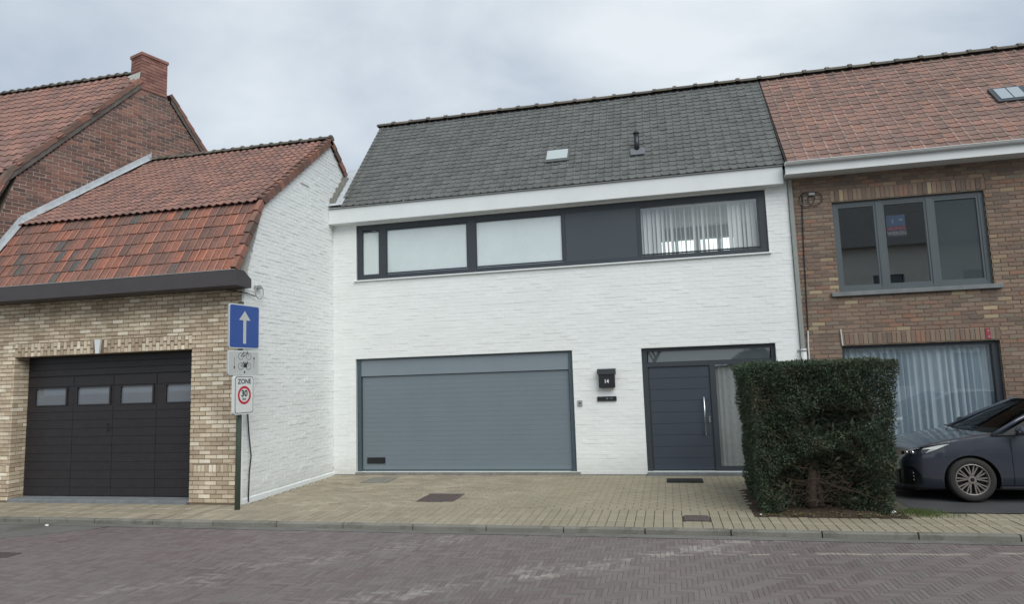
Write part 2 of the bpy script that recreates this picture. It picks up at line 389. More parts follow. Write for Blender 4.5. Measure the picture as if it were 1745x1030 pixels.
def visible(c):
    q = np.array(c)-np.array(CAMP); d = q@CF
    if d <= 0.2: return 1e9
    u = q@CR/d*FPX; v = q@CU/d*FPX
    if abs(u) > 885 or abs(v) > 528: return 1e6+d
    return d
def emit_pieces(pieces, unit, name, mats, parent, limit=300, stuff_name=None):
    """pieces: list of (centre, U, V, N) world vectors. The nearest in view become objects, the rest one stuff mesh"""
    V, F = unit[:2]; mi = unit[2] if len(unit) > 2 else None
    order = sorted(range(len(pieces)), key=lambda i: visible(pieces[i][0]))
    me = mesh_np(name, V, F, mats, mi)
    off = np.array(woff(parent))
    solo = [i for i in order[:limit] if visible(pieces[i][0]) < 1e5]
    for i in solo:
        c, U, W, Nn = [np.array(a, float) for a in pieces[i]]
        o = bpy.data.objects.new(name, me); COL.objects.link(o); o.parent = parent
        q = c-off
        o.matrix_basis = Matrix(((U[0], W[0], Nn[0], q[0]), (U[1], W[1], Nn[1], q[1]), (U[2], W[2], Nn[2], q[2]), (0, 0, 0, 1)))
    s_ = set(solo); rest = [i for i in order if i not in s_]
    if rest:
        Cc = np.array([pieces[i][0] for i in rest], float)-off
        A = np.array([[pieces[i][1], pieces[i][2], pieces[i][3]] for i in rest], float)       # n,3(axis),3
        VV = np.einsum('vk,nkd->nvd', V, A)+Cc[:, None, :]
        FF = F[None]+(np.arange(len(rest))*len(V))[:, None, None]
        link(stuff_name or name, mesh_np(name, VV.reshape(-1, 3), FF.reshape(-1, F.shape[1]), mats, np.tile(mi, len(rest)) if mi is not None else None), parent, kind='stuff')

def lay(O, U, Nn, W, z0, z1, course, blen, joint, holes=(), lim=None, jit=0.002, depth=0.03, proud=0.0, soldiers=(), seed=0, rough=0.0, odd=None):
    """running bond on a vertical plane. O origin (z=0), U unit horizontal, Nn outward normal; holes (u0,u1,z0,z1).
       lim(z) -> (umin, umax). Returns pieces"""
    r = random.Random(seed); O = np.array(O, float); U = np.array(U, float); Nn = np.array(Nn, float); Z = np.array([0, 0, 1.0])
    P = []
    n = int(math.ceil((z1-z0)/course))
    allh = list(holes)+[s[:4] for s in soldiers]
    for k in range(n):
        a = z0+k*course; b = min(a+course-joint, z1)
        if b-a < 0.012: continue
        um, ux = (0, W) if lim is None else lim((a+b)/2)
        if ux-um < 0.03: continue
        bands = [(um, ux, a, b)]
        for (h0, h1, g0, g1) in allh:
            nb = []
            for (p, q, a1, b1) in bands:
                if g1 <= a1 or g0 >= b1 or h1 <= p or h0 >= q: nb.append((p, q, a1, b1)); continue
                if h0 > p: nb.append((p, h0, a1, b1))
                if h1 < q: nb.append((h1, q, a1, b1))
                m0, m1 = max(p, h0), min(q, h1)
                if g0-a1 > 0.012: nb.append((m0, m1, a1, g0-joint*0.3))
                if b1-g1 > 0.012: nb.append((m0, m1, g1+joint*0.3, b1))
            bands = nb
        ph = (0.5 if k % 2 else 0.0)*blen
        for (p, q, a1, b1) in bands:
            i0 = math.floor((p-ph)/blen); u = ph+i0*blen
            while u < q-1e-6:
                s = max(u, p); e_ = min(u+blen-joint, q)
                if e_-s > 0.02:
                    pr = proud+r.uniform(-jit, jit)+(odd[1]*r.uniform(0.6, 1.3) if odd and r.random() < odd[0] else 0)
                    c = O+U*((s+e_)/2)+Z*((a1+b1)/2+r.uniform(-rough, rough))+Nn*(pr-depth/2)
                    P.append((c, U*(e_-s), Z*(b1-a1), Nn*depth))
                u += blen
    for sd in soldiers:
        (h0, h1, g0, g1, sw) = sd[:5]; rows = sd[5] if len(sd) > 5 else 1
        m = max(1, int(round((h1-h0)/sw))); st = (h1-h0)/m
        for j in range(m):
            splits = [(g0, g1)]
            if rows > 1:
                cut = g0+(g1-g0)*(0.36 if j % 2 else 0.64); splits = [(g0, cut-joint*0.5), (cut+joint*0.5, g1)]
            for (a1, b1) in splits:
                pr = proud+r.uniform(-jit, jit)
                c = O+U*(h0+(j+0.5)*st)+Z*((a1+b1)/2)+Nn*(pr-depth/2)
                P.append((c, U*(st-joint), Z*(b1-a1-joint), Nn*depth))
    return P

def wall_sheet(O, U, Nn, W, z0, z1, holes, thick):
    """wall body with openings: front face, reveals, back face, ends"""
    g = G(); O = np.array(O, float); U = np.array(U, float); Nn = np.array(Nn, float); Z = np.array([0, 0, 1.0])
    us = sorted({0.0, W, *[h[0] for h in holes], *[h[1] for h in holes]}); zs = sorted({z0, z1, *[h[2] for h in holes], *[h[3] for h in holes]})
    us = [u for u in us if 0 <= u <= W]; zs = [z for z in zs if z0 <= z <= z1]
    pt = lambda u, z, d: tuple(O+U*u+Z*z-Nn*d)
    inh = lambda u, z: any(h[0] < u < h[1] and h[2] < z < h[3] for h in holes)
    for i in range(len(us)-1):
        for j in range(len(zs)-1):
            if inh((us[i]+us[i+1])/2, (zs[j]+zs[j+1])/2): continue
            g.quad(pt(us[i], zs[j], 0), pt(us[i+1], zs[j], 0), pt(us[i+1], zs[j+1], 0), pt(us[i], zs[j+1], 0))
            g.quad(pt(us[i+1], zs[j], thick), pt(us[i], zs[j], thick), pt(us[i], zs[j+1], thick), pt(us[i+1], zs[j+1], thick))
    for (a, b, c, d) in holes:
        g.quad(pt(a, c, 0), pt(a, d, 0), pt(a, d, thick), pt(a, c, thick)); g.quad(pt(b, d, 0), pt(b, c, 0), pt(b, c, thick), pt(b, d, thick))
        g.quad(pt(a, d, 0), pt(b, d, 0), pt(b, d, thick), pt(a, d, thick)); g.quad(pt(b, c, 0), pt(a, c, 0), pt(a, c, thick), pt(b, c, thick))
    g.quad(pt(0, z0, 0), pt(0, z1, 0), pt(0, z1, thick), pt(0, z0, thick)); g.quad(pt(W, z1, 0), pt(W, z0, 0), pt(W, z0, thick), pt(W, z1, thick))
    g.quad(pt(0, z1, 0), pt(W, z1, 0), pt(W, z1, thick), pt(0, z1, thick))
    return g

def roof_tiles(E0, T0, xr, xl, pitch, rows, unit, seed=0, skip=None, cut=None, hj=0.003):
    """E0, T0: (y, z) of eave and top line; xr anchor on the right (x), xl(y) left limit; returns pieces"""
    r = random.Random(seed)
    E = np.array([0, E0[0], E0[1]]); T = np.array([0, T0[0], T0[1]]); d = T-E; L = np.linalg.norm(d); d = d/L
    n = np.cross([1, 0, 0], d); gauge = L/rows; P = []
    for k in range(rows):
        y = E[1]+d[1]*gauge*k; ll = xl(y) if callable(xl) else xl
        lenv = gauge*1.12 if k < rows-1 else gauge
        m = int(math.ceil((xr-ll)/pitch))
        for j in range(m):
            x0 = xr-(j+1)*pitch
            if x0+pitch*0.5 < ll: continue
            x0 = max(x0, ll); wd = min(pitch, xr-j*pitch-x0)
            if wd < pitch*0.35: continue
            if skip and skip(x0+wd/2, y+d[1]*gauge*0.5): continue
            o = E+d*gauge*k+np.array([x0, 0, 0])+n*r.uniform(-hj, hj)
            dd = d*math.cos(0)+n*r.uniform(-0.004, 0.004)
            P.append((o, np.array([wd, 0, 0]), dd*lenv, n))
    return P

def half_tube_piece(a, b, r0, r1, nrm, seg=6, collar=True, flat=0.75):
    """a ridge / hip tile between a and b: half round shell with a raised collar at the b end"""
    a = np.array(a, float); b = np.array(b, float); t = b-a; L = np.linalg.norm(t); t = t/L; n = np.array(nrm, float); n = n-t*(n@t); n /= np.linalg.norm(n); s_ = np.cross(t, n)
    prof = [(0, r0), (0.84, r1)] + ([(0.84, r1*1.32), (1.0, r1*1.32)] if collar else [(1.0, r1)])
    V = []; F = []
    for (f, rr) in prof:
        for k in range(seg+1):
            an = PI*k/seg; V.append(a+t*L*f+s_*math.cos(an)*rr+n*math.sin(an)*rr*flat)
    m = seg+1
    for i in range(len(prof)-1):
        for k in range(seg): F.append((i*m+k, i*m+k+1, (i+1)*m+k+1, (i+1)*m+k))
    F.append(tuple(range(m-1, -1, -1))); F.append(tuple((len(prof)-1)*m+k for k in range(m)))
    return V, F
def ridge_run(p0, p1, step, r, parent, mat, name='ridge_tile', nrm=(0, 0, 1), collar=True, flat=0.85, seed=1):
    rr = random.Random(seed)
    p0 = np.array(p0, float); p1 = np.array(p1, float); L = np.linalg.norm(p1-p0); n = max(1, int(round(L/step))); d = (p1-p0)/n
    for i in range(n):
        a = p0+d*i; a = a+np.array([0, 0, rr.uniform(-0.008, 0.008)]); V, F = half_tube_piece(a, a+d*1.03, r, r*0.95, nrm, collar=collar, flat=flat)
        G().add(V, F).build(name, mat, parent)

def text_mesh(body, size, bold=0.0):
    cu = bpy.data.curves.new('txt', 'FONT'); cu.body = body; cu.size = size; cu.align_x = 'CENTER'; cu.align_y = 'CENTER'; cu.extrude = 0.0008; cu.offset = bold
    o = bpy.data.objects.new('txt', cu); COL.objects.link(o); bpy.context.view_layer.update()
    me = bpy.data.meshes.new_from_object(o.evaluated_get(bpy.context.evaluated_depsgraph_get()))
    bpy.data.objects.remove(o); bpy.data.curves.remove(cu); return me
def lettering(name, body, size, mat, parent, origin, U, V, label=None, bold=0.0, sx=1.0):
    """flat letters: origin world, U right, V up"""
    me = text_mesh(body, size, bold); U = Vector(U).normalized(); V = Vector(V).normalized(); Nn = U.cross(V); o0 = Vector(origin)-woff(parent)
    me.transform(Matrix(((U[0]*sx, V[0], Nn[0], o0[0]), (U[1]*sx, V[1], Nn[1], o0[1]), (U[2]*sx, V[2], Nn[2], o0[2]), (0, 0, 0, 1))))
    me.materials.clear(); me.materials.append(mat); me.name = name
    return link(name, me, parent, label=label)

# ================================================================== GROUND
ZP = -0.06                    # paving height at the facades
KY = -4.10                    # back of the kerb
def zpave(y): return ZP+0.03*max(-4.3, min(0, y))/4.1
ZR = -0.155                   # road

M_EARTH = m_plain('distant_ground', (110, 104, 96), 0.95, 0.1, var=0.2, scale=0.5)
gr = G().quad((-400, -400, -0.26), (400, -400, -0.26), (400, 400, -0.26), (-400, 400, -0.26)).build('ground', M_EARTH, kind='structure')

def pale_streaks(b, c):
    sp = b.n('ShaderNodeSeparateXYZ'); b.l(b.pos(), sp.inputs[0])
    x, y = sp.outputs[0], sp.outputs[1]
    # a dusty streak that runs slantwise across the road
    ln = b.mathn('ADD', b.mathn('MULTIPLY', x, -0.70), y)
    d = b.mathn('ABSOLUTE', b.mathn('ADD', ln, 9.67))
    d = b.mathn('MULTIPLY', d, 0.75)
    d = b.mathn('ADD', d, b.mathn('MULTIPLY', b.noise(2.2, 5), 0.9))
    f = b.ramp(d, [(0.42, (0.62,)*3), (0.72, (0,)*3)])
    ln3 = b.mathn('ABSOLUTE', b.mathn('ADD', b.mathn('ADD', b.mathn('MULTIPLY', x, -0.9), y), 8.2))
    d3 = b.mathn('ADD', b.mathn('MULTIPLY', ln3, 0.6), b.mathn('MULTIPLY', b.noise(1.7, 5), 1.0))
    f = b.mix(1.0, f, b.ramp(d3, [(0.42, (0.45,)*3), (0.75, (0,)*3)]), 'LIGHTEN')
    f = b.mix(1.0, f, b.ramp(b.noise(9, 4, rough=0.7), [(0.40, (0,)*3), (0.60, (1,)*3)]), 'MULTIPLY')
    f = b.mix(1.0, f, b.ramp(b.rnd(), [(0.15, (0.15,)*3), (0.8, (1,)*3)]), 'MULTIPLY')
    c = b.mix(f, c, C4((172, 166, 158)))
    # thin sandy line along the right part
    d2 = b.mathn('ABSOLUTE', b.mathn('ADD', b.mathn('ADD', b.mathn('ADD', y, b.mathn('MULTIPLY', x, -0.10)), b.mathn('MULTIPLY', b.noise(0.9, 3), 0.25)), 5.60))
    f2 = b.ramp(d2, [(0.015, (0.5,)*3), (0.045, (0,)*3)])
    g2 = b.ramp(b.mathn('ADD', b.mathn('MULTIPLY', x, 0.1), b.mathn('MULTIPLY', b.noise(3, 3), 0.5)), [(0.90, (0,)*3), (1.0, (1,)*3)])
    g3 = b.ramp(b.noise(4, 4), [(0.42, (0,)*3), (0.52, (1,)*3)])
    f2 = b.mix(1.0, b.mix(1.0, f2, g2, 'MULTIPLY'), g3, 'MULTIPLY')
    return b.mix(f2, c, C4((176, 166, 150)))
M_ROAD = m_pieces('purple_grey_clinker', [(0, (108, 93, 91)), (0.3, (113, 99, 97)), (0.6, (117, 104, 101)), (0.85, (122, 110, 106)), (1, (114, 107, 104))],
                  stain=0.10, stain_scale=0.5, grain=0.2, grain_scale=70, rough=0.75, dirt=[((116, 113, 109), 0.6, 0.42, 0.70, 0.38), ((100, 95, 92), 3.0, 0.55, 0.7, 0.35)], extra=pale_streaks, k=1.08, desat=0.25)
M_ROADJ = m_plain('road_joint_sand', (102, 95, 91), 0.95, 0.1, var=0.25, scale=10)
road = G().quad((-60, -9.6, ZR-0.003), (70, -9.6, ZR-0.003), (70, -4.15, ZR-0.003), (-60, -4.15, ZR-0.003)).build('road', M_ROADJ, kind='structure')
# herringbone clinkers laid on edge, 0.2 x 0.05 m
P = []; rr = random.Random(3); s_ = 0.050; HR = 4
for m in range(-60, 120):
    for k in range(-200, 260):
        bx, by = k+HR*m, k-HR*m
        for (ox, oy, wx, wy) in ((0, 0, HR, 1), (HR, -(HR-1), 1, HR)):
            x = (bx+ox+wx/2)*s_-1.0; y = (by+oy+wy/2)*s_-6.0
            if -5.6 < x < 14.5 and -8.0 < y < -4.26:
                if x < -1.25 and y > -4.36-(-1.25-x)*0.8: continue
                U = np.array([wx*s_-0.004, 0, 0]); W = np.array([0, wy*s_-0.004, 0])
                if wy > wx: U, W = np.array([0, wy*s_-0.004, 0]), np.array([-(wx*s_-0.004), 0, 0])
                P.append(((x, y, ZR-0.02+rr.uniform(-0.0014, 0.0014)), U, W, (0, 0, 0.04)))
emit_pieces(P, UR, 'paving_brick', M_ROAD, road, 300)
# road beyond the modelled bricks
def far_road(b, c): return pale_streaks(b, c)
b = MB('road_beyond'); tb = b.n('ShaderNodeTexBrick'); tb.inputs['Scale'].default_value = 1; tb.inputs['Brick Width'].default_value = 0.2; tb.inputs['Row Height'].default_value = 0.1
tb.inputs['Mortar Size'].default_value = 0.006; tb.inputs['Color1'].default_value = C4((120, 108, 108)); tb.inputs['Color2'].default_value = C4((104, 94, 96)); tb.inputs['Mortar'].default_value = C4((88, 84, 80))
b.l(b.pos(), tb.inputs['Vector']); b.col(tb.outputs[0]); M_ROADF = b.fin(0.8, 0.25)
g = G(); zt = ZR-0.001
g.quad((-60, -9.6, zt), (70, -9.6, zt), (70, -8.02, zt), (-60, -8.02, zt)); g.quad((-60, -8.02, zt), (-5.62, -8.02, zt), (-5.62, -4.6, zt), (-60, -4.6, zt)); g.quad((14.52, -8.02, zt), (70, -8.02, zt), (70, -4.3, zt), (14.52, -4.3, zt))
g.build('road_far_bricks', M_ROADF, road, kind='stuff')
# concrete gutter strip and the wedge of concrete on the left
M_GUT = m_pieces('worn_concrete', [(0, (116, 115, 109)), (1, (117, 116, 110))], stain=0.2, stain_scale=2.0, grain=0.25, dirt=[((84, 82, 74), 1.3, 0.50, 0.64, 0.6), ((140, 137, 128), 6, 0.6, 0.7, 0.4)], rough=0.9)
G().quad((-60, -4.36, ZR+0.004), (70, -4.36, ZR+0.004), (70, -4.19, ZR+0.004), (-60, -4.19, ZR+0.004)).build('gutter_strip', M_GUT, kind='structure')
G().poly([(-9, -8.0, ZR+0.002), (-5.70, -8.0, ZR+0.002), (-1.28, -4.44, ZR+0.002), (-1.25, -4.362, ZR+0.002), (-9, -4.362, ZR+0.002)]).build('concrete_patch', M_GUT, kind='structure')
# kerb stones, each about a metre
M_KERB = m_pieces('kerb_concrete', [(0, (124, 121, 112)), (1, (136, 133, 124))], stain=0.2, stain_scale=2.5, grain=0.2, dirt=[((84, 84, 74), 4, 0.52, 0.66, 0.6)])
kb = empty('kerb', (0, KY, ZR), kind='structure')
P = []
for i in range(-14, 22):
    x0 = i*1.0+0.36; P.append(((x0+0.5, KY-0.05, -0.165+rr.uniform(-0.003, 0.003)), (0.985, 0, 0), (0, 0.10, 0), (0, 0, 0.16)))
emit_pieces(P, unit_brick(0.006, 0.10, 0.10), 'kerb_stone', M_KERB, kb)

# pavement: kerbside rows of long pavers, then running bond up to the facades
def algae(b, c):
    sp = b.n('ShaderNodeSeparateXYZ'); b.l(b.pos(), sp.inputs[0])
    f = b.mathn('ADD', b.mathn('MULTIPLY', sp.outputs[0], 0.09), b.mathn('MULTIPLY', b.noise(1.1, 5), 0.8))
    f = b.mathn('SUBTRACT', f, b.mathn('MULTIPLY', sp.outputs[1], 0.05))
    f = b.ramp(f, [(0.62, (0,)*3), (1.15, (0.6,)*3)])
    return b.mix(f, c, C4((128, 122, 104), 1.25))
M_PAVE = m_pieces('tan_concrete_paver', [(0, (140, 130, 110)), (0.35, (148, 137, 115)), (0.7, (154, 142, 119)), (0.94, (160, 148, 125)), (1, (130, 116, 100))],
                  stain=0.18, stain_scale=0.9, grain=0.22, grain_scale=70, dirt=[((118, 110, 94), 2.2, 0.5, 0.7, 0.4)], extra=algae, k=1.2, desat=0.24)
M_PAVEJ = m_plain('mossy_joint', (92, 86, 70), 0.95, 0.1, var=0.3, scale=8)
pv = empty('pavement', (0, 0, ZP), kind='structure')
g = G()
def strip(x0, x1, y0, y1, dz): g.quad((x0, y0, zpave(y0)+dz), (x1, y0, zpave(y0)+dz), (x1, y1, zpave(y1)+dz), (x0, y1, zpave(y1)+dz))
strip(-30, 40, KY, -3.04, -0.012); strip(0.0, 9.05, -3.04, 0.3, -0.012)
g.build('joint_bed', M_PAVEJ, pv)
P = []
DR = (6.84, 7.15, -3.70, -3.41)
def in_rect(x, y, r): return r[0] < x < r[1] and r[2] < y < r[3]
COV = (2.81, 3.40, -2.64, -1.99); COV2 = (1.04, 1.56, -0.95, -0.36)
for i in range(-70, 135):
    for j in range(3):
        x = i*0.1185; y = KY+0.006+j*0.3507+0.175
        if x > 14.4 or x < -8: continue
        if in_rect(x, y, (DR[0]-0.02, DR[1]+0.05, DR[2]-0.2, DR[3]+0.12)):
            continue
        P.append(((x, y, zpave(y)-0.02+rr.uniform(-0.003, 0.003)), (0.1125, 0, 0), (0, 0.343, 0), (0, 0, 0.04)))
for i in range(3):      # small stones round the drain grating
    x = DR[0]+0.055+i*0.1
    for (ya, yb) in ((-3.86, -3.715), (-4.09, -3.875), (-3.395, -3.26), (-3.25, -3.06)):
        P.append(((x, (ya+yb)/2, zpave(ya)-0.02), (0.093, 0, 0), (0, yb-ya-0.006, 0), (0, 0, 0.04)))
for j in range(28):
    y = -3.035+0.056+j*0.112
    if y > 0.0: break
    for i in range(-2, 43):
        x = i*0.224+(0.112 if j % 2 else 0)+0.1
        if x < 0.05 or x > 9.75-0.0: continue
        if x > 7.75 and -3.05 < y < -1.45: continue
        if in_rect(x, y, (COV[0]+0.12, COV[1]-0.12, COV[2]+0.06, COV[3]-0.06)) or in_rect(x, y, (COV2[0]+0.12, COV2[1]-0.12, COV2[2]+0.06, COV2[3]-0.06)): continue
        if x > 8.9: continue
        P.append(((x, y, zpave(y)-0.02+rr.uniform(-0.003, 0.003)), (0.217, 0, 0), (0, 0.105, 0), (0, 0, 0.04)))
emit_pieces(P, UP, 'paver', M_PAVE, pv, 300)
# asphalt forecourt of the right house
M_ASPH = m_plain('old_asphalt', (74, 75, 76), 0.9, 0.2, var=0.2, scale=3, bump=0.7)
M_MOSSC = m_plain('mossy_concrete', (92, 90, 78), 0.95, 0.1, var=0.3, scale=4, bump=0.6)
G().quad((9.72, -3.05, -0.076), (40, -3.05, -0.076), (40, 0.02, -0.058), (9.72, 0.02, -0.058)).build('asphalt_forecourt', M_ASPH, kind='structure')
G().quad((8.9, -3.05, -0.080), (9.735, -3.05, -0.080), (9.735, 0.02, -0.062), (8.9, 0.02, -0.062)).build('concrete_strip', M_MOSSC, kind='structure')
M_LAWN = M_EARTH

# ================================================================== WHITE HOUSE
wh = empty('white_house', (4.5, 0, ZP), 'white painted brick house with grey roof and wide grey garage door', 'house')
HG = (0.505, 4.983, 0.0, 2.275); HD = (6.281, 8.645, 0.0, 2.257); HW = (0.535, 8.664, 3.912, 5.080)
wall_sheet((0, 0.0021, 0), (1, 0, 0), (0, -1, 0), 9.05, -0.1, 5.42, [HG, HD, HW], 0.30).build('wall', M_WHITE_MORTAR, wh)
P = lay((0, 0, 0), (1, 0, 0), (0, -1, 0), 9.05, -0.045, 5.12, 0.0700, 0.222, 0.0055, holes=[HG, HD, HW], jit=0.0010, depth=0.02, proud=0.0, seed=11, odd=(0.22, 0.0027))
emit_pieces(P, UW, 'brick', M_WHITE, wh, 300)
box('plinth', (0, 9.05, -0.028, 0.004, -0.1, -0.046), M_CEMENT, wh)
# upper window band
wb = G()
FY0, FY1 = 0.035, 0.11
X0, X1, Z0, Z1 = HW
def bar(g, x0, x1, z0, z1, y0=FY0, y1=FY1): g.box(x0, x1, y0, y1, z0, z1)
PANES = [(0.645, 1.04, 4.005, 4.945), (1.185, 2.95, 4.02, 4.955), (3.12, 4.89, 4.02, 4.96), (6.385, 8.535, 4.02, 4.965)]
win = G()
win.box(X0, X1, FY0, FY1, Z0, 4.005); win.box(X0, X1, FY0, FY1, 4.965, Z1)
xs = [X0, 0.645, 1.04, 1.185, 2.95, 3.12, 4.89, 4.93]
for a, b_ in ((X0, 0.645), (1.04, 1.185), (2.95, 3.12), (4.89, 4.945), (6.33, 6.385), (8.535, X1)): win.box(a, b_, FY0-0.002, FY1, Z0+0.001, Z1-0.001)
fr = win.build('window_frame', M_ANTH, wh)
for i, (a, b_, c, d) in enumerate(PANES):
    g = G(); y = FY0+0.018
    for q in ((a, b_, y-0.03, y+0.03, c-0.018, c+0.012), (a, b_, y-0.03, y+0.03, d-0.012, d+0.018)): pass
    sash = G(); t = 0.022
    sash.box(a, b_, FY0+0.006, FY1-0.01, c, c+t); sash.box(a, b_, FY0+0.006, FY1-0.01, d-t, d); sash.box(a, a+t, FY0+0.006, FY1-0.01, c+t, d-t); sash.box(b_-t, b_, FY0+0.006, FY1-0.01, c+t, d-t)
    sash.build('glazing_bead', M_ANTH, fr)
    G().box(a+t-0.004, b_-t+0.004, y+0.012, y+0.02, c+t-0.004, d-t+0.004).build('pane', M_GLASS if i == 3 else M_FROST, fr)
g = G(); g.box(4.947, 6.328, FY0+0.008, FY0+0.05, Z0+0.035, Z1-0.05); g.build('cladding_panel', M_ANTHP, wh)
box('window_sill', (0.49, 8.70, -0.045, 0.05, 3.880, 3.908), M_FASCIA, wh, bev=0.004)
# the room behind the right pane: slats, walls and the daylit window across
rm = G()
ry1 = 3.2
rm.quad((5.2, 0.32, 2.9), (9.0, 0.32, 2.9), (9.0, ry1, 2.9), (5.2, ry1, 2.9)); rm.quad((5.2, 0.32, 5.15), (5.2, ry1, 5.15), (9.0, ry1, 5.15), (9.0, 0.32, 5.15))
rm.quad((5.2, 0.32, 2.9), (5.2, ry1, 2.9), (5.2, ry1, 5.15), (5.2, 0.32, 5.15)); rm.quad((9.0, 0.32, 2.9), (9.0, 0.32, 5.15), (9.0, ry1, 5.15), (9.0, ry1, 2.9))
rm.quad((5.2, ry1, 2.9), (9.0, ry1, 2.9), (9.0, ry1, 5.15), (5.2, ry1, 5.15)); rm.build('room_walls', M_ROOM, wh)
rw = G()
for a in (6.72, 7.16, 7.66, 8.12): rw.box(a, a+0.36, ry1-0.03, ry1-0.01, 3.75, 4.84)
rw.build('far_window', M_DAYWIN, wh)
rr2 = random.Random(5); i = 0; xx = 6.40
while xx < 8.52:
    mid = 6.8 < xx < 8.0; ang = rr2.choice([0.9, 1.15, 1.3, 1.4] if mid else [0.3, 0.45, 0.6, 0.9]); hw = 0.043
    dx, dy = math.cos(ang)*hw, math.sin(ang)*hw
    bot = 4.0 if True else 4.1
    V = [(xx-dx, 0.20-dy, bot), (xx+dx, 0.20+dy, bot), (xx+dx, 0.20+dy, 4.93), (xx-dx, 0.20-dy, 4.93)]
    G().add(V+[(v[0]+0.001, v[1]+0.0015, v[2]) for v in V], [(0, 1, 2, 3), (4, 7, 6, 5), (0, 4, 5, 1), (1, 5, 6, 2), (2, 6, 7, 3), (3, 7, 4, 0)]).build('blind_slat', M_BLIND, wh)
    xx += 0.082
box('blind_rail', (6.38, 8.54, 0.17, 0.22, 4.93, 4.975), M_BLIND, wh)
# garage door
gd = G(); J = 0.085
gd.box(HG[0], HG[0]+J, 0.05, 0.14, 0.0, HG[3]); gd.box(HG[1]-J, HG[1], 0.05, 0.14, 0.0, HG[3]); gd.box(HG[0]+J, HG[1]-J, 0.05, 0.14, HG[3]-0.03, HG[3])
gdo = empty('garage_door', (2.744, 0.1, 0), None); gdo.parent = wh; gdo.location = (2.744-4.5, 0.1, 0-ZP); WOFF[gdo.name] = Vector((2.744, 0.1, 0))
gd.build('frame', M_GFRAME, gdo)
G().box(HG[0]+J+0.002, HG[1]-J-0.002, 0.068, 0.09, 1.915, HG[3]-0.031).build('top_panel', M_GDOORP, gdo)
ns = 20; zh = (1.905-0.035)/ns
for k in range(ns):
    za = 0.035+k*zh; G().box(HG[0]+J+0.012, HG[1]-J-0.012, 0.100, 0.13, za+0.0005, za+zh-0.0005, bev=0.0012).build('slat', M_GDOOR, gdo)
G().box(HG[0]+J, HG[1]-J, 0.095, 0.13, 0.003, 0.034).build('bottom_seal', M_GFRAME, gdo)
G().box(HG[0], HG[1], 0.145, 0.16, 0.0, HG[3]).build('backing', M_ROOMD, gdo)
lv = G(); lv.box(0.70, 1.09, 0.085, 0.102, 0.155, 0.275)
for k in range(5): lv.box(0.712, 1.078, 0.080, 0.088, 0.166+k*0.021, 0.178+k*0.021)
lv.build('air_grille', M_BLACK, gdo)
G().box(0.5, 5.05, -0.05, 0.14, -0.09, -0.002, bev=0.006).build('threshold', M_CEMENT, gdo)
# front door set
fd = empty('entrance', (7.46, 0.1, 0)); fd.parent = wh; fd.location = (7.46-4.5, 0.1, 0-ZP); WOFF[fd.name] = Vector((7.46, 0.1, 0))
f = G(); a, b_ = HD[0], HD[1]
f.box(a, a+0.10, 0.07, 0.17, 0.0, 2.257); f.box(b_-0.075, b_, 0.07, 0.17, 0.0, 2.257); f.box(a+0.10, b_-0.075, 0.07, 0.17, 2.19, 2.257)
f.box(a+0.10, b_-0.075, 0.068, 0.17, 1.905, 1.985); f.box(7.49, 7.59, 0.068, 0.17, 0.0, 1.905); f.box(7.59, b_-0.075, 0.07, 0.17, 0.0, 0.085)
f.build('door_frame', M_ANTH, fd)
dl = G().box(6.385, 7.488, 0.100, 0.15, 0.012, 1.903); dl = dl.build('door_leaf', M_DOORB, fd)
nz = 9; zz = (1.895-0.02)/nz
for k in range(nz): G().box(6.40, 7.475, 0.092, 0.101, 0.02+k*zz+0.003, 0.02+(k+1)*zz-0.003, bev=0.003).build('board', M_DOORB, dl)
h = G(); h.tube([(7.355, 0.035, 0.64), (7.355, 0.035, 1.33)], 0.013, 10); h.tube([(7.355, 0.035, 0.72), (7.355, 0.10, 0.72)], 0.009, 8); h.tube([(7.355, 0.035, 1.25), (7.355, 0.10, 1.25)], 0.009, 8)
h.build('handle', M_STEEL, dl, smooth=True)
G().box(7.425, 7.452, 0.080, 0.095, 0.86, 0.975, bev=0.003).build('lock_plate', M_STEEL, dl)
G().box(a+0.112, b_-0.087, 0.10, 0.108, 1.99, 2.186).build('transom_pane', M_TRANS, fd)
G().box(7.592, b_-0.078, 0.10, 0.106, 0.087, 1.903).build('side_pane', M_GLASSR, fd)
cg = G(); n = 90; Vv = []
for i in range(n+1):
    x = 7.58+i*(8.58-7.58)/n; y = 0.150+0.006*math.sin(i*0.7+math.sin(i*0.11)*2)+0.003*math.sin(i*1.9+1); Vv += [(x, y, 0.05), (x, y, 1.92)]
cg.add(Vv, [(2*i, 2*i+2, 2*i+3, 2*i+1) for i in range(n)]); cg.build('net_curtain', M_NET, fd, smooth=True)
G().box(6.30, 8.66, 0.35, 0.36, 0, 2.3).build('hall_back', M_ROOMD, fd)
G().box(6.28, 8.62, -0.11, 0.16, -0.09, -0.002, bev=0.006).build('doorstep', M_BLUESTONE, fd)
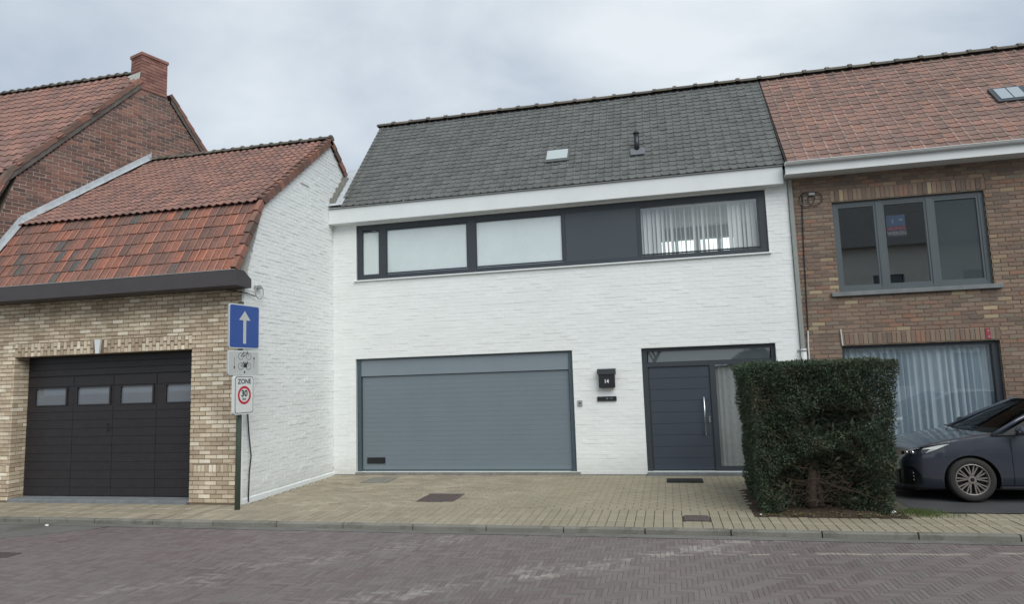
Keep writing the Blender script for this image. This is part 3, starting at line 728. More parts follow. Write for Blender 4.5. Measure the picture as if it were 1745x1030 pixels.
# fascia, gutter, roof
G().box(0.0, 8.965, -0.20, 0.30, 5.105, 5.425, bev=0.006).build('fascia', M_FASCIA, wh)
G().box(0.02, 8.97, -0.23, -0.12, 5.427, 5.447).build('gutter_edge', M_ZINC, wh)
EV, RT = (-0.24, 5.45), (2.0, 8.0)
def skipw(x, y): return (4.55 < x < 5.03 and 0.36 < y < 0.62)
xl_w = lambda y: 0.30-0.02*(y+0.2)
P = roof_tiles(EV, RT, 9.0, xl_w, 0.1525, 22, UT_PAN, seed=21, skip=skipw)
emit_pieces(P, UT_PAN, 'roof_tile', M_DTILE, wh, 300)
slope_w = np.array([0, RT[0]-EV[0], RT[1]-EV[1]]); slope_w /= np.linalg.norm(slope_w); nw = np.array([0, -slope_w[2], slope_w[1]])
def on_w(x, y, h=0.0):
    z = EV[1]+(y-EV[0])*(RT[1]-EV[1])/(RT[0]-EV[0]); return tuple(np.array([x, y, z])+nw*h)
g = G(); g.quad(on_w(0.29, EV[0]+0.02, -0.012), on_w(9.0, EV[0]+0.02, -0.012), on_w(9.0, RT[0], -0.012), on_w(0.25, RT[0], -0.012))
g.quad((0.25, 2.0, 7.98), (9.0, 2.0, 7.98), (9.0, 4.6, 5.2), (0.25, 4.6, 5.2)); g.quad((0.22, 0.3, 5.4), (0.22, 2.0, 7.96), (0.22, 4.4, 5.4), (0.22, 3, 5.3))
g.build('roof_deck', M_UNDER, wh)
ridge_run((0.16, 2.0, 8.01), (9.05, 2.0, 8.01), 0.455, 0.095, wh, M_RIDGE, seed=4)
# left verge of the grey roof: half tiles stepping up
P = []
for k in range(22):
    y = EV[0]+(RT[0]-EV[0])*k/22
    if y < -0.1: continue
    p0 = np.array(on_w(xl_w(y)-0.03, y, 0.012)); P.append((p0, np.array([0.10, 0, 0]), slope_w*0.165, nw))
emit_pieces(P, UT_PAN, 'verge_tile', M_DTILE, wh, 60)
# valley strip against the neighbour's gable
vg = G()
vg.quad(on_w(0.012, -0.2, 0.012), on_w(0.31, -0.2, 0.012), on_w(0.31, 0.75, 0.012), on_w(0.012, 0.75, 0.012))
vg.build('valley_sheet', M_LEAD, wh)
m = G()
for k in range(5):
    y = -0.16+k*0.13; m.box(0.02+0.012*(k % 2), 0.14, y, y+0.105, on_w(0, y)[2]+0.03, on_w(0, y+0.1)[2]+0.035)
m.build('mortar_fillet', M_CEMENT, wh)
# skylight and vent on the grey roof
slk = empty('roof_window', on_w(4.79, 0.49)); slk.parent = wh; WOFF[slk.name] = Vector(on_w(4.79, 0.49)); slk.location = WOFF[slk.name]-WOFF[wh.name]
def roof_slab(x0, x1, y0, y1, h0, h1, onf):
    b4 = [onf(x0, y0, h0), onf(x1, y0, h0), onf(x1, y1, h0), onf(x0, y1, h0), onf(x0, y0, h1), onf(x1, y0, h1), onf(x1, y1, h1), onf(x0, y1, h1)]
    return b4, [(0, 3, 2, 1), (4, 5, 6, 7), (0, 1, 5, 4), (1, 2, 6, 5), (2, 3, 7, 6), (3, 0, 4, 7)]
G().add(*roof_slab(4.54, 5.04, 0.33, 0.63, -0.01, 0.045, on_w)).build('frame', m_plain('grey_skylight_frame', (92, 95, 94), 0.6, 0.3), slk)
M_SKYL = m_film('white_roof_window_pane', (178, 188, 186), 1.9)
G().add(*roof_slab(4.575, 5.005, 0.38, 0.61, 0.045, 0.055, on_w)).build('pane', M_SKYL, slk)
vb = np.array(on_w(6.40, 0.40)); vp = empty('vent_pipe', tuple(vb)); vp.parent = wh; WOFF[vp.name] = Vector(vb); vp.location = Vector(vb)-WOFF[wh.name]
G().tube([vb-np.array([0, 0, .05]), vb+np.array([0, 0, 0.37])], 0.052, 14).build('pipe', M_BLACK, vp, smooth=True)
G().tube([vb+np.array([0, 0, 0.37]), vb+np.array([0, 0, 0.39]), vb+np.array([0, 0, 0.43])], [0.062, 0.062, 0.03], 14).build('cowl', M_BLACK, vp)
G().add(*roof_slab(6.27, 6.55, 0.28, 0.44, 0.03, 0.047, on_w)).build('lead_apron', m_plain('dull_lead', (104, 109, 114), 0.6, 0.4, var=0.3, scale=12), vp)

# wall fittings, each a thing of its own
mbx = empty('mailbox', (5.62, 0, 1.54), 'black letterbox with white house number 14 on white brick wall', 'mailbox')
G().box(5.475, 5.775, -0.125, -0.008, 1.545, 1.87, bev=0.012).build('body', M_BLACK, mbx)
G().add([(5.455, -0.008, 1.80), (5.795, -0.008, 1.80), (5.795, -0.145, 1.80), (5.455, -0.145, 1.80), (5.455, -0.008, 1.905), (5.795, -0.008, 1.905), (5.795, -0.12, 1.895), (5.455, -0.12, 1.895)],
        [(0, 1, 2, 3), (4, 7, 6, 5), (0, 4, 5, 1), (1, 5, 6, 2), (2, 6, 7, 3), (3, 7, 4, 0)]).build('lid', M_BLACK, mbx)
M_SIGNW = m_plain('white_sign_print', (225, 228, 226), 0.6, 0.3, var=0.03)
lettering('house_number', '14', 0.10, M_SIGNW, mbx, (5.622, -0.1275, 1.665), (1, 0, 0), (0, 0, 1), bold=0.002, sx=0.9)
nb = empty('newspaper_slot', (5.6, 0, 1.30), 'flat black name plate under the letterbox on white wall', 'name plate')
G().box(5.425, 5.785, -0.03, -0.006, 1.300, 1.385, bev=0.004).build('plate', M_BLACK, nb)
M_GREYP = m_plain('pale_grey_print', (130, 134, 136), 0.6, 0.3)
G().box(5.595, 5.625, -0.0315, -0.0302, 1.335, 1.355).box(5.66, 5.715, -0.0315, -0.0302, 1.34, 1.35).build('name_print', M_GREYP, nb)
ks = empty('key_switch', (5.095, 0, 1.21), 'small square grey key switch between garage door and letterbox', 'key switch')
G().box(5.05, 5.14, -0.022, -0.006, 1.215, 1.325, bev=0.004).build('plate', M_ZINC, ks)
G().tube([(5.095, -0.022, 1.27), (5.095, -0.027, 1.27)], 0.016, 12).build('key_cylinder', M_BLACK, ks)
dm = empty('doormat', (6.91, -0.65, ZP), 'dark rectangular boot scraper mat in front of the front door', 'doormat')
G().box(6.62, 7.22, -0.85, -0.47, -0.062, -0.048).build('mat', M_MAT, dm)
g = G()
for k in range(14): g.box(6.63+k*0.042, 6.65+k*0.042, -0.84, -0.48, -0.0475, -0.041)
g.build('rib', M_MAT, dm, kind='stuff')

# covers in the paving
def cover(name, r, mat, label, grid, z=None):
    z = (zpave((r[2]+r[3])/2) if z is None else z)+0.006; t = empty(name, ((r[0]+r[1])/2, (r[2]+r[3])/2, z), label, 'drain cover')
    f_ = G(); f_.box(r[0], r[1], r[2], r[2]+0.03, z-0.03, z+0.003); f_.box(r[0], r[1], r[3]-0.03, r[3], z-0.03, z+0.003); f_.box(r[0], r[0]+0.03, r[2]+0.03, r[3]-0.03, z-0.03, z+0.003); f_.box(r[1]-0.03, r[1], r[2]+0.03, r[3]-0.03, z-0.03, z+0.003)
    f_.build('frame', mat, t)
    G().box(r[0]+0.033, r[1]-0.033, r[2]+0.033, r[3]-0.033, z-0.03, z-0.001).build('lid', mat, t)
    if grid:
        q = G(); k = r[0]+0.05
        while k < r[1]-0.06: q.box(k, k+0.012, r[2]+0.045, r[3]-0.045, z-0.0018, z+0.002); k += 0.035
        q.build('rib', mat, t, kind='stuff')
cover('manhole_cover', COV, M_DRAIN, 'rusty brown square cover in the tan paving before the grey garage door', True)
cover('manhole_cover', COV2, m_plain('grey_concrete_cover', (128, 128, 120), 0.9, 0.2, var=0.2, scale=8), 'pale grey concrete cover in the paving beside the white wall corner', False)
cover('drain_grate', (DR[0], DR[1], DR[2], DR[3]+0.01), M_DRAIN, 'small iron street drain in the kerbside pavers left of the hedge', True)
cover('drain_grate', (-4.95, -4.58, -3.68, -3.46), M_DRAIN, 'dark iron cover in the pavement by the black garage door', True)
cover('road_drain', (-1.55, -1.12, -6.0, -5.8), M_DRAIN, 'dark road drain at the left edge of the purple grey road', True, ZR)

# ================================================================== LEFT BRICK HOUSE (gambrel roof, black garage door)
lh = empty('brick_garage_house', (-2.6, -3.02, ZP), 'yellow brick house with black garage door under a red tiled mansard roof', 'house')
LX0, LX1, LY = -5.36, 0.0, -3.02
W = LX1-LX0
hd = (-4.65-LX0, -0.985-LX0, -0.03, 2.44)
wall_sheet((LX0, LY+0.008, 0), (1, 0, 0), (0, -1, 0), W-0.03, -0.12, 3.60, [(hd[0], hd[1], -0.12, hd[3])], 0.29).build('wall', M_YMORTAR, lh)
sold = [(hd[0], hd[1], 2.442, 2.68, 0.071, 2), (0.0, W-0.055, 3.395, 3.52, 0.071), (0.0, hd[0], 0.42, 0.545, 0.071), (hd[1], W-0.055, 0.42, 0.545, 0.071)]
key = (-2.925-LX0, -2.795-LX0)
P = lay((LX0, LY, 0), (1, 0, 0), (0, -1, 0), W-0.055, -0.06, 3.395, 0.0700, 0.222, 0.010, holes=[hd], soldiers=sold, jit=0.004, depth=0.03, seed=31)
P = [p for p in P if not (key[0]+LX0-0.02 < p[0][0] < key[1]+LX0+0.02 and 2.44 < p[0][2] < 2.70)]
Pl = lay((-4.65, LY, 0), (0, 1, 0), (1, 0, 0), 0.29, -0.06, 2.44, 0.0700, 0.222, 0.010, jit=0.002, depth=0.015, proud=0.006, seed=32)
emit_pieces(P+Pl, UB, 'brick', M_YBRICK, lh, 300)
G().prism([(-2.925, -3.045, 2.685), (-2.795, -3.045, 2.685), (-2.825, -3.045, 2.445), (-2.895, -3.045, 2.445)], (0, 0.05, 0)).build('keystone', M_FASCIA, lh)
G().box(-4.62, -1.0, -3.06, -2.70, -0.11, -0.028, bev=0.006).build('threshold', M_BLUESTONE, lh)
G().box(-0.052, -0.002, -3.021, -2.96, -0.1, 3.40).build('painted_corner', M_WHITE_ROUGH, lh)
# garage door of four leaves
ld = empty('garage_door', (-2.8, -2.72, 0)); ld.parent = lh; WOFF[ld.name] = Vector((-2.8, -2.72, 0)); ld.location = WOFF[ld.name]-WOFF[lh.name]
DY = -2.725
fr2 = G(); fr2.box(-4.65, -0.985, DY, DY+0.08, 2.08, 2.44); fr2.build('head_panel', M_BROWN, ld)
for k in range(3): G().box(-4.64, -0.995, DY-0.012, DY-0.001, 2.09+k*0.115, 2.09+k*0.115+0.109, bev=0.003).build('board', M_BROWN, ld)
leaves = [(-4.645, -3.637), (-3.633, -2.787), (-2.783, -1.897), (-1.893, -0.99)]
wx = [(-4.46, -3.80), (-3.55, -2.87), (-2.63, -1.98), (-1.70, -1.10)]
for (a, b_), (c, d) in zip(leaves, wx):
    lf = G(); y0, y1 = DY, DY+0.05
    lf.box(a, b_, y0, y1, -0.02, 1.57); lf.box(a, b_, y0, y1, 1.87, 2.075); lf.box(a, c, y0, y1, 1.57, 1.87); lf.box(d, b_, y0, y1, 1.57, 1.87)
    lfo = lf.build('door_leaf', M_BROWN, ld)
    z = -0.018
    while z < 1.50:
        G().box(a+0.002, b_-0.002, y0-0.013, y0-0.001, z+0.002, min(z+0.144, 1.545), bev=0.003).build('board', M_BROWN, lfo); z += 0.146
    G().box(a+0.006, b_-0.006, y0-0.013, y0-0.001, 1.895, 2.065, bev=0.0035).build('board', M_BROWN, lfo)
    q = G(); q.box(c-0.03, d+0.03, y0-0.018, y0-0.001, 1.548, 1.572); q.box(c-0.03, d+0.03, y0-0.018, y0-0.001, 1.868, 1.89); q.box(c-0.03, c, y0-0.018, y0-0.001, 1.572, 1.868); q.box(d, d+0.03, y0-0.018, y0-0.001, 1.572, 1.868)
    q.build('window_frame', M_BROWN, lfo)
    G().box(c, d, y0+0.012, y0+0.018, 1.57, 1.87).build('pane', M_GREYFILM, lfo)
hb = G(); hb.tube([(-2.86, DY-0.01, 1.22), (-2.86, DY-0.05, 1.22), (-2.86, DY-0.05, 1.10), (-2.86, DY-0.01, 1.10)], 0.008, 8); hb.build('handle', M_BLACK, ld)
box('backing', (-4.65, -0.985, DY+0.06, DY+0.07, -0.05, 2.44), M_ROOMD, ld)
# gable wall on the driveway side (X = 0): white painted, rough
KN = (-2.52, 4.95); AP = (-0.13, 6.86); BK = (2.2, 5.02)
prof = [(-2.985, -0.12), (-2.985, 3.45), KN, AP, BK, (2.2, -0.12)]
g = G(); V = [(-0.0045, y, z) for y, z in prof]+[(-0.30, y, z) for y, z in prof]
n = len(prof); g.add(V, [tuple(range(n)), tuple(range(2*n-1, n-1, -1))]+[(i, i+n, (i+1) % n+n, (i+1) % n) for i in range(n)])
g.build('gable_wall', M_WHITE_MORTAR, lh)
def gl(z):
    lo = 0.0
    if z > 3.45: lo = (-3.02+(z-3.45)*(KN[0]+3.02)/(KN[1]-3.45)) - (-3.02) if z < KN[1] else (KN[0]+(z-KN[1])*(AP[0]-KN[0])/(AP[1]-KN[1]))+3.02
    hi = 3.06
    if z > 5.4: hi = 3.02+1.9
    if z > 5.02: hi = min(hi if z <= 5.4 else 9, (AP[0]+(AP[1]-z)*(BK[0]-AP[0])/(AP[1]-BK[1]))+3.02)
    return (lo, hi)
P = lay((0, -3.02, 0), (0, 1, 0), (1, 0, 0), 5, -0.05, 6.84, 0.0700, 0.222, 0.006, jit=0.002, depth=0.026, lim=gl, seed=41, rough=0.003, odd=(0.28, 0.0038))
emit_pieces(P, UW, 'painted_brick', M_WHITE_ROUGH, lh, 300)
G().prism([(0.0, -3.02, -0.09), (0.028, -3.02, -0.09), (0.022, -3.02, -0.005), (0.0, -3.02, 0.01)], (0, 3.02, 0)).build('cement_skirting', M_FASCIA, lh)
G().box(0.0, 0.02, -1.30, -1.0, 5.70, 5.74).build('wall_tie', M_FASCIA, lh)
# eaves board and dark soffit
ev = G(); ev.box(LX0-0.3, 0.10, -3.40, -3.02, 3.405, 3.435); ev.box(LX0-0.3, 0.10, -3.42, -3.385, 3.41, 3.66); ev.build('gutter_board', M_GUTTER, lh)
G().prism([(0.10, -3.42, 3.41), (0.10, -3.02, 3.405), (0.10, -3.02, 3.55), (0.10, -3.22, 3.67), (0.10, -3.42, 3.66)], (0.025, 0, 0)).build('gutter_end', M_GUTTER, lh)
G().box(LX0-0.3, 0.08, -3.425, -3.37, 3.662, 3.672).build('gutter_lip', M_ZINC, lh)
# the slanting party line with the house further left
def party(y): return -4.47+(y+0.17)*0.3025
E1, T1 = (-3.36, 3.66), (-2.60, 4.99)
P = roof_tiles(E1, T1, -0.02, lambda y: party(y)+0.02, 0.150, 6, UT_FLAT, seed=51)
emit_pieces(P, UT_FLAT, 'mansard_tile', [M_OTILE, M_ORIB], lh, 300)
E2, T2 = (-2.66, 4.98), (-0.15, 6.96)
P = roof_tiles(E2, T2, -0.04, lambda y: party(y)+0.02, 0.150, 17, UT_S, seed=52)
emit_pieces(P, UT_S, 'pantile', M_LTILE, lh, 300)
g = G()
def dk(ya, za, yb, zb, d): g.quad((party(ya), ya, za-d), (0.0, ya, za-d), (0.0, yb, zb-d), (party(yb), yb, zb-d))
dk(E1[0], E1[1], T1[0], T1[1], 0.012); dk(T1[0], T1[1], T2[0], T2[1], 0.02)
g.quad((-4.4, -0.15, 6.95), (0.03, -0.15, 6.95), (0.03, 2.3, 5.0), (-4.4, 2.3, 5.0)); g.build('roof_deck', M_UNDER, lh)
ridge_run((-4.43, -0.14, 6.97), (0.05, -0.14, 6.97), 0.235, 0.085, lh, M_RIDGE, seed=6)
# verge tiles on the gable edge: upper slope, lower slope, rear slope
def verge(p0, p1, step, parent, mat, wdt=0.10, drop=0.12, seed=2, side=1, name='verge_tile'):
    p0 = np.array(p0, float); p1 = np.array(p1, float); L = np.linalg.norm(p1-p0); n_ = max(1, int(round(L/step))); d = (p1-p0)/n_; t = d/np.linalg.norm(d)
    hx = np.array([side, 0, 0.0]); nn = np.cross(hx, t)*side
    if nn[2] < 0: nn = -nn
    r_ = random.Random(seed)
    for i in range(n_):
        a = p0+d*i+nn*r_.uniform(0, 0.006); b2 = a+d*1.06-nn*0.014; a = a+nn*0.016
        sec = [(-wdt, 0.0), (-wdt*0.5, 0.030), (0.0, 0.030), (0.022, 0.018), (0.022, -drop), (0.008, -drop), (0.004, 0.0)]
        V = [a+hx*u+nn*v for u, v in sec]+[b2+hx*u+nn*v for u, v in sec]; m_ = len(sec)
        F = [tuple(range(m_)), tuple(range(2*m_-1, m_-1, -1))]+[(k, k+m_, (k+1) % m_+m_, (k+1) % m_) for k in range(m_)]
        G().add(V, F).build(name, mat, parent)
verge((0.035, -2.63, 5.02), (0.035, -0.16, 6.97), 0.17, lh, M_VERGE, seed=3)
verge((0.035, -3.33, 3.70), (0.035, -2.62, 5.00), 0.25, lh, M_VERGE, seed=4, drop=0.09)
verge((0.035, 1.9, 5.30), (0.035, -0.12, 6.97), 0.25, lh, M_VERGE, seed=5)
# lead flashing up the party wall
fl = G()
def fl_seg(ya, za, yb, zb, n_=6):
    for k in range(n_):
        f0, f1 = k/n_, (k+1)/n_+0.01
        a = np.array([party(ya+(yb-ya)*f0), ya+(yb-ya)*f0, za+(zb-za)*f0]); b2 = np.array([party(ya+(yb-ya)*f1), ya+(yb-ya)*f1, za+(zb-za)*f1])
        up = np.array([0, 0, 0.13]); o = np.array([0.012+0.004*(k % 2), 0, 0.02])
        fl.quad(tuple(a+o), tuple(b2+o), tuple(b2+o+up), tuple(a+o+up)); w_ = np.array([0.13, 0, 0.012])
        fl.quad(tuple(a+o+w_), tuple(b2+o+w_), tuple(b2+o), tuple(a+o))
fl_seg(-3.36, 3.72, -2.60, 5.03, 5); fl_seg(-2.60, 5.03, -0.17, 7.0, 10)
fl.build('lead_flashing', M_LEAD, lh)

# ================================================================== FAR LEFT RED HOUSE
rh = empty('red_brick_house', (-7.5, -3.0, ZP), 'tall old red brick house with chimney and dark weathered gable', 'house')
gU = np.array([0.3025, 1.0, 0]); gU = gU/np.linalg.norm(gU); gN = np.array([gU[1], -gU[0], 0])
def gp(y, z, d=0.0): return tuple(np.array([party(y), y, z])+gN*d)
KR = (-2.70, 5.98); AR = (-0.12, 9.02); BR = (2.6, 5.7); LR = (-3.35, 4.35)
prof = [(-3.15, -0.1), (-3.15, 4.3), (KR[0]+0.02, KR[1]-0.08), (AR[0], AR[1]-0.08), BR, (BR[0], -0.1)]
g = G(); V = [gp(y, z, -0.012) for y, z in prof]+[gp(y, z, -0.32) for y, z in prof]; n = len(prof)
g.add(V, [tuple(range(n)), tuple(range(2*n-1, n-1, -1))]+[(i, i+n, (i+1) % n+n, (i+1) % n) for i in range(n)]); g.build('gable_wall', M_RMORTAR, rh)
sc_ = math.sqrt(1+0.3025**2)
def rlim(z):
    def yy(z):
        lo = -3.15 if z < 4.3 else (-3.15+(z-4.3)*(KR[0]+3.15)/(KR[1]-4.3) if z < KR[1] else KR[0]+(z-KR[1])*(AR[0]-KR[0])/(AR[1]-KR[1]))
        hi = AR[0]+(AR[1]-z)*(BR[0]-AR[0])/(AR[1]-BR[1]); return lo, hi
    lo, hi = yy(z); lo += 0.02; hi -= 0.03
    # hidden under the neighbour's roof: leave out
    if z < 6.9: hi = min(hi, (-0.15 if z > 4.9 else -2.4)-(6.9-z)*(2.4/2.0)+0.0 if z > 4.95 else -2.55)
    return ((lo+3.15)*sc_, (hi+3.15)*sc_)
def rl2(z):
    lo, hi = -3.13, 0
    if z > 4.3: lo = (-3.15+(z-4.3)*(KR[0]+3.15)/(KR[1]-4.3)) if z < KR[1] else KR[0]+(z-KR[1])*(AR[0]-KR[0])/(AR[1]-KR[1])
    if z > 7.0: hi = AR[0]+(AR[1]-z)*(BR[0]-AR[0])/(AR[1]-BR[1])
    elif z > 6.0: hi = 1.6 
    else: hi = 0.2
    return ((lo+0.03+3.15)*sc_, (hi-0.03+3.15)*sc_)
O_ = np.array(gp(-3.15, 0.0, -0.006))
P = lay(O_, gU, gN, 9, 3.7, 9.0, 0.0760, 0.225, 0.012, jit=0.004, depth=0.03, lim=rl2, seed=61)
emit_pieces(P, UB, 'brick', M_RBRICK, rh, 300)
wall_sheet((-12.5, -3.15, 0), (1, 0, 0), (0, -1, 0), 12.5+party(-3.15)-0.01, -0.12, 4.3, [], 0.3).build('front_wall', M_RMORTAR, rh)
P = lay((-12.5, -3.158, 0), (1, 0, 0), (0, -1, 0), 12.5+party(-3.15)-0.01, -0.06, 4.28, 0.0760, 0.225, 0.012, jit=0.004, depth=0.03, seed=62)
emit_pieces(P, UB, 'brick', M_RBRICK, rh, 0)
# roofs
Er, Tr = (-3.50, 4.25), (-2.78, 5.98)
P = roof_tiles(Er, Tr, party(-2.9)+0.06, -9.5, 0.21, 7, UT_FLAT, seed=71)
P = [p for p in P if p[0][0]+0.2 < party(p[0][1])+0.12]
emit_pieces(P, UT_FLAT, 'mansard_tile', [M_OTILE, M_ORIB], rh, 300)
E3, T3 = (-2.84, 5.97), (-0.14, 9.12)
P = roof_tiles(E3, T3, party(-0.14)+0.1, -11.6, 0.20, 17, UT_S, seed=72)
P = [p for p in P if p[0][0]+p[1][0]*0.8 < party(p[0][1])+0.05]
emit_pieces(P, UT_S, 'pantile', M_LTILE, rh, 300)
g = G(); g.quad((-12.5, E3[0], E3[1]-0.02), (party(E3[0]), E3[0], E3[1]-0.02), (party(T3[0]), T3[0], T3[1]-0.02), (-12.5, T3[0], T3[1]-0.02))
g.quad((-12.5, Er[0], Er[1]-0.02), (party(Er[0]), Er[0], Er[1]-0.02), (party(Tr[0]), Tr[0], Tr[1]-0.02), (-12.5, Tr[0], Tr[1]-0.02))
g.quad((-12.5, -0.13, 9.09), (party(-0.13)-0.02, -0.13, 9.09), (party(2.7)-0.02, 2.7, 5.62), (-12.5, 2.7, 5.62)); g.build('roof_deck', M_UNDER, rh)
ridge_run((-12.0, -0.13, 9.12), (-4.95, -0.13, 9.12), 0.235, 0.09, rh, M_RIDGE, seed=9)
M_BANDC = m_plain('dirty_cement_band', (104, 100, 95), 0.95, 0.1, var=0.35, scale=5, bump=0.5)
def verge_s(y0, z0, y1, z1, step, seed, drop=0.10):
    p0 = np.array([party(y0)+0.02, y0, z0]); p1 = np.array([party(y1)+0.02, y1, z1]); L = np.linalg.norm(p1-p0); n_ = int(round(L/step)); d = (p1-p0)/n_; t = d/np.linalg.norm(d)
    nn = np.cross(gN, t)
    if nn[2] < 0: nn = -nn
    r_ = random.Random(seed)
    for i in range(n_):
        a = p0+d*i+nn*0.02+nn*r_.uniform(0, .006); b2 = a+d*1.06-nn*0.018
        sec = [(-0.18, 0.0), (-0.13, 0.045), (-0.02, 0.045), (0.012, 0.025), (0.018, -0.065), (0.004, -0.065)]
        V = [a+gN*u+nn*v for u, v in sec]+[b2+gN*u+nn*v for u, v in sec]; m_ = len(sec)
        G().add(V, [tuple(range(m_)), tuple(range(2*m_-1, m_-1, -1))]+[(k, k+m_, (k+1) % m_+m_, (k+1) % m_) for k in range(m_)]).build('verge_tile', M_VERGE, rh)
    q = G(); u = np.array([0, 0, -0.20]); o = gN*0.004; q.quad(tuple(p0+o), tuple(p1+o), tuple(p1+o+u), tuple(p0+o+u)); q.build('mortar_band', M_BANDC, rh)
verge_s(-2.82, 6.02, -0.43, 8.80, 0.24, 1); verge_s(-3.50, 4.28, -2.80, 6.02, 0.30, 2); verge_s(2.5, 5.95, 0.27, 8.70, 0.30, 3)
# chimney
ch = empty('chimney', (-4.7, -0.1, 9.0)); ch.parent = rh; WOFF[ch.name] = Vector((-4.7, -0.1, 9.0)); ch.location = WOFF[ch.name]-WOFF[rh.name]
cA = np.array(gp(-0.42, 8.60, 0.012)); cL = 0.62; cW = 0.42; cu = gU; cn = gN; T = np.array([0, 0, 1.0]); ht = 0.87
def cc(u, v, z): return tuple(cA+cu*u-cn*v+T*z)
g = G(); V = [cc(0.01, 0.01, 0), cc(cL-0.01, 0.01, 0), cc(cL-0.01, cW-0.01, 0), cc(0.01, cW-0.01, 0)]; V += [tuple(np.array(v)+T*ht) for v in V]
g.add(V, [(0, 3, 2, 1), (4, 5, 6, 7), (0, 1, 5, 4), (1, 2, 6, 5), (2, 3, 7, 6), (3, 0, 4, 7)]); g.build('core', M_RMORTAR, ch)
P = lay(cA, cu, cn, cL, 0, ht, 0.076, 0.212, 0.008, jit=0.002, depth=0.02, seed=81)
front_n = -cu
P += lay(np.array(cc(0, cW, 0)), cn, front_n, cW, 0, ht, 0.076, 0.212, 0.008, jit=0.002, depth=0.02, seed=82)
P += lay(np.array(cc(cL, 0, 0)), -cn, cu, cW, 0, ht, 0.076, 0.212, 0.008, jit=0.002, depth=0.02, seed=83)
emit_pieces(P, UB, 'brick', M_CHIM, ch, 300)
cp = G(); V = [cc(-0.02, -0.02, ht-0.06), cc(cL+0.02, -0.02, ht-0.06), cc(cL+0.02, cW+0.02, ht-0.06), cc(-0.02, cW+0.02, ht-0.06)]; V += [tuple(np.array(v)+T*0.065) for v in V]
cp.add(V, [(0, 3, 2, 1), (4, 5, 6, 7), (0, 1, 5, 4), (1, 2, 6, 5), (2, 3, 7, 6), (3, 0, 4, 7)]).build('cap', M_CHIM, ch)
fl = G(); a = np.array(cc(-0.03, cW+0.05, 0.02)); b2 = np.array(cc(-0.03, 0.10, 0.30))
fl.add([tuple(np.array(cc(-0.02, cW+0.12, 0.22))), tuple(np.array(cc(-0.30, cW+0.12, -0.12))), tuple(np.array(cc(-0.26, 0.16, -0.06))), tuple(np.array(cc(-0.02, 0.02, 0.26))), tuple(np.array(cc(-0.012, cW+0.1, 0.42))), tuple(np.array(cc(-0.012, 0.02, 0.40)))],
       [(0, 1, 2, 3), (4, 0, 3, 5)]); fl.build('cement_flashing', m_plain('white_cement', (196, 198, 192), 0.8, 0.2, var=0.2, scale=10), ch)

# ================================================================== RIGHT HOUSE
qh = empty('right_brick_house', (11.5, 0, ZP), 'mixed brown brick terrace house with red tile roof and curtained ground window', 'house')
RX0, RX1 = 9.055, 15.5
HU = (9.775-RX0, 12.19-RX0, 3.10, 4.73); HS = (9.735-RX0, 12.17-RX0, 0.25, 2.155)
wall_sheet((RX0, 0.008, 0), (1, 0, 0), (0, -1, 0), RX1-RX0, -0.12, 5.35, [HU, HS], 0.3).build('wall', M_MMORTAR, qh)
sold = [(HU[0]-0.02, HU[1]+0.03, 4.735, 4.955, 0.075), (HS[0]-0.02, HS[1]+0.02, 2.158, 2.375, 0.075)]
P = lay((RX0, 0, 0), (1, 0, 0), (0, -1, 0), RX1-RX0, -0.05, 5.30, 0.0715, 0.225, 0.010, holes=[HU, HS], soldiers=sold, jit=0.003, depth=0.03, seed=91)
emit_pieces(P, UB, 'brick', M_MBRICK, qh, 300)
# upper window, three lights
uw = empty('upper_window', (10.98, 0.05, 3.1)); uw.parent = qh; WOFF[uw.name] = Vector((10.98, 0.05, 3.1)); uw.location = WOFF[uw.name]-WOFF[qh.name]
a, b_, c, d = 9.775, 12.19, 3.10, 4.73
M_GRF = m_plain('grey_window_frame', (86, 94, 98), 0.4, 0.45, var=0.06)
f = G(); y0, y1 = 0.06, 0.14; t = 0.075
f.box(a, b_, y0, y1, c, c+0.085); f.box(a, b_, y0, y1, d-0.07, d); f.box(a, a+t, y0-0.002, y1, c+0.001, d-0.001); f.box(b_-t, b_, y0-0.002, y1, c+0.001, d-0.001)
for m0 in (10.495, 11.30): f.box(m0, m0+0.10, y0-0.004, y1, c+0.001, d-0.001)
f.build('frame', M_GRF, uw)
LT = [(a+t, 10.495), (10.595, 11.30), (11.40, b_-t)]
for i, (p, q) in enumerate(LT):
    s2 = G(); t2 = 0.035; zc, zd = c+0.085, d-0.07
    s2.box(p, q, 0.068, 0.13, zc, zc+t2); s2.box(p, q, 0.068, 0.13, zd-t2, zd); s2.box(p, p+t2, 0.068, 0.13, zc+t2, zd-t2); s2.box(q-t2, q, 0.068, 0.13, zc+t2, zd-t2); s2.build('sash', M_GRF, uw)
    G().box(p+t2, q-t2, 0.09, 0.096, zc+t2, zd-t2).build('pane', M_SCREEN if i == 2 else M_GLASSR, uw, label='pane with grey insect screen' if i == 2 else None)
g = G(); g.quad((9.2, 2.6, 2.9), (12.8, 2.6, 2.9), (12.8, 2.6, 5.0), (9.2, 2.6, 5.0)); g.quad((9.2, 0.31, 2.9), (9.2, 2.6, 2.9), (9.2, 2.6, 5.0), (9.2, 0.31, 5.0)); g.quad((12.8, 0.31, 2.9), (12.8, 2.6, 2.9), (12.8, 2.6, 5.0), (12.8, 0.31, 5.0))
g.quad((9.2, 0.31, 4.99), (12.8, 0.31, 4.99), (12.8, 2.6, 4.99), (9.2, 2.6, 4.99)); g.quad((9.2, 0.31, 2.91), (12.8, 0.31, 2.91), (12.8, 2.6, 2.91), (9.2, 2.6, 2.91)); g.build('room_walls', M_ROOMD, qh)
G().box(9.64, 12.30, -0.06, 0.06, 3.025, 3.098, bev=0.005).build('window_sill', M_BLUESTONE, qh)
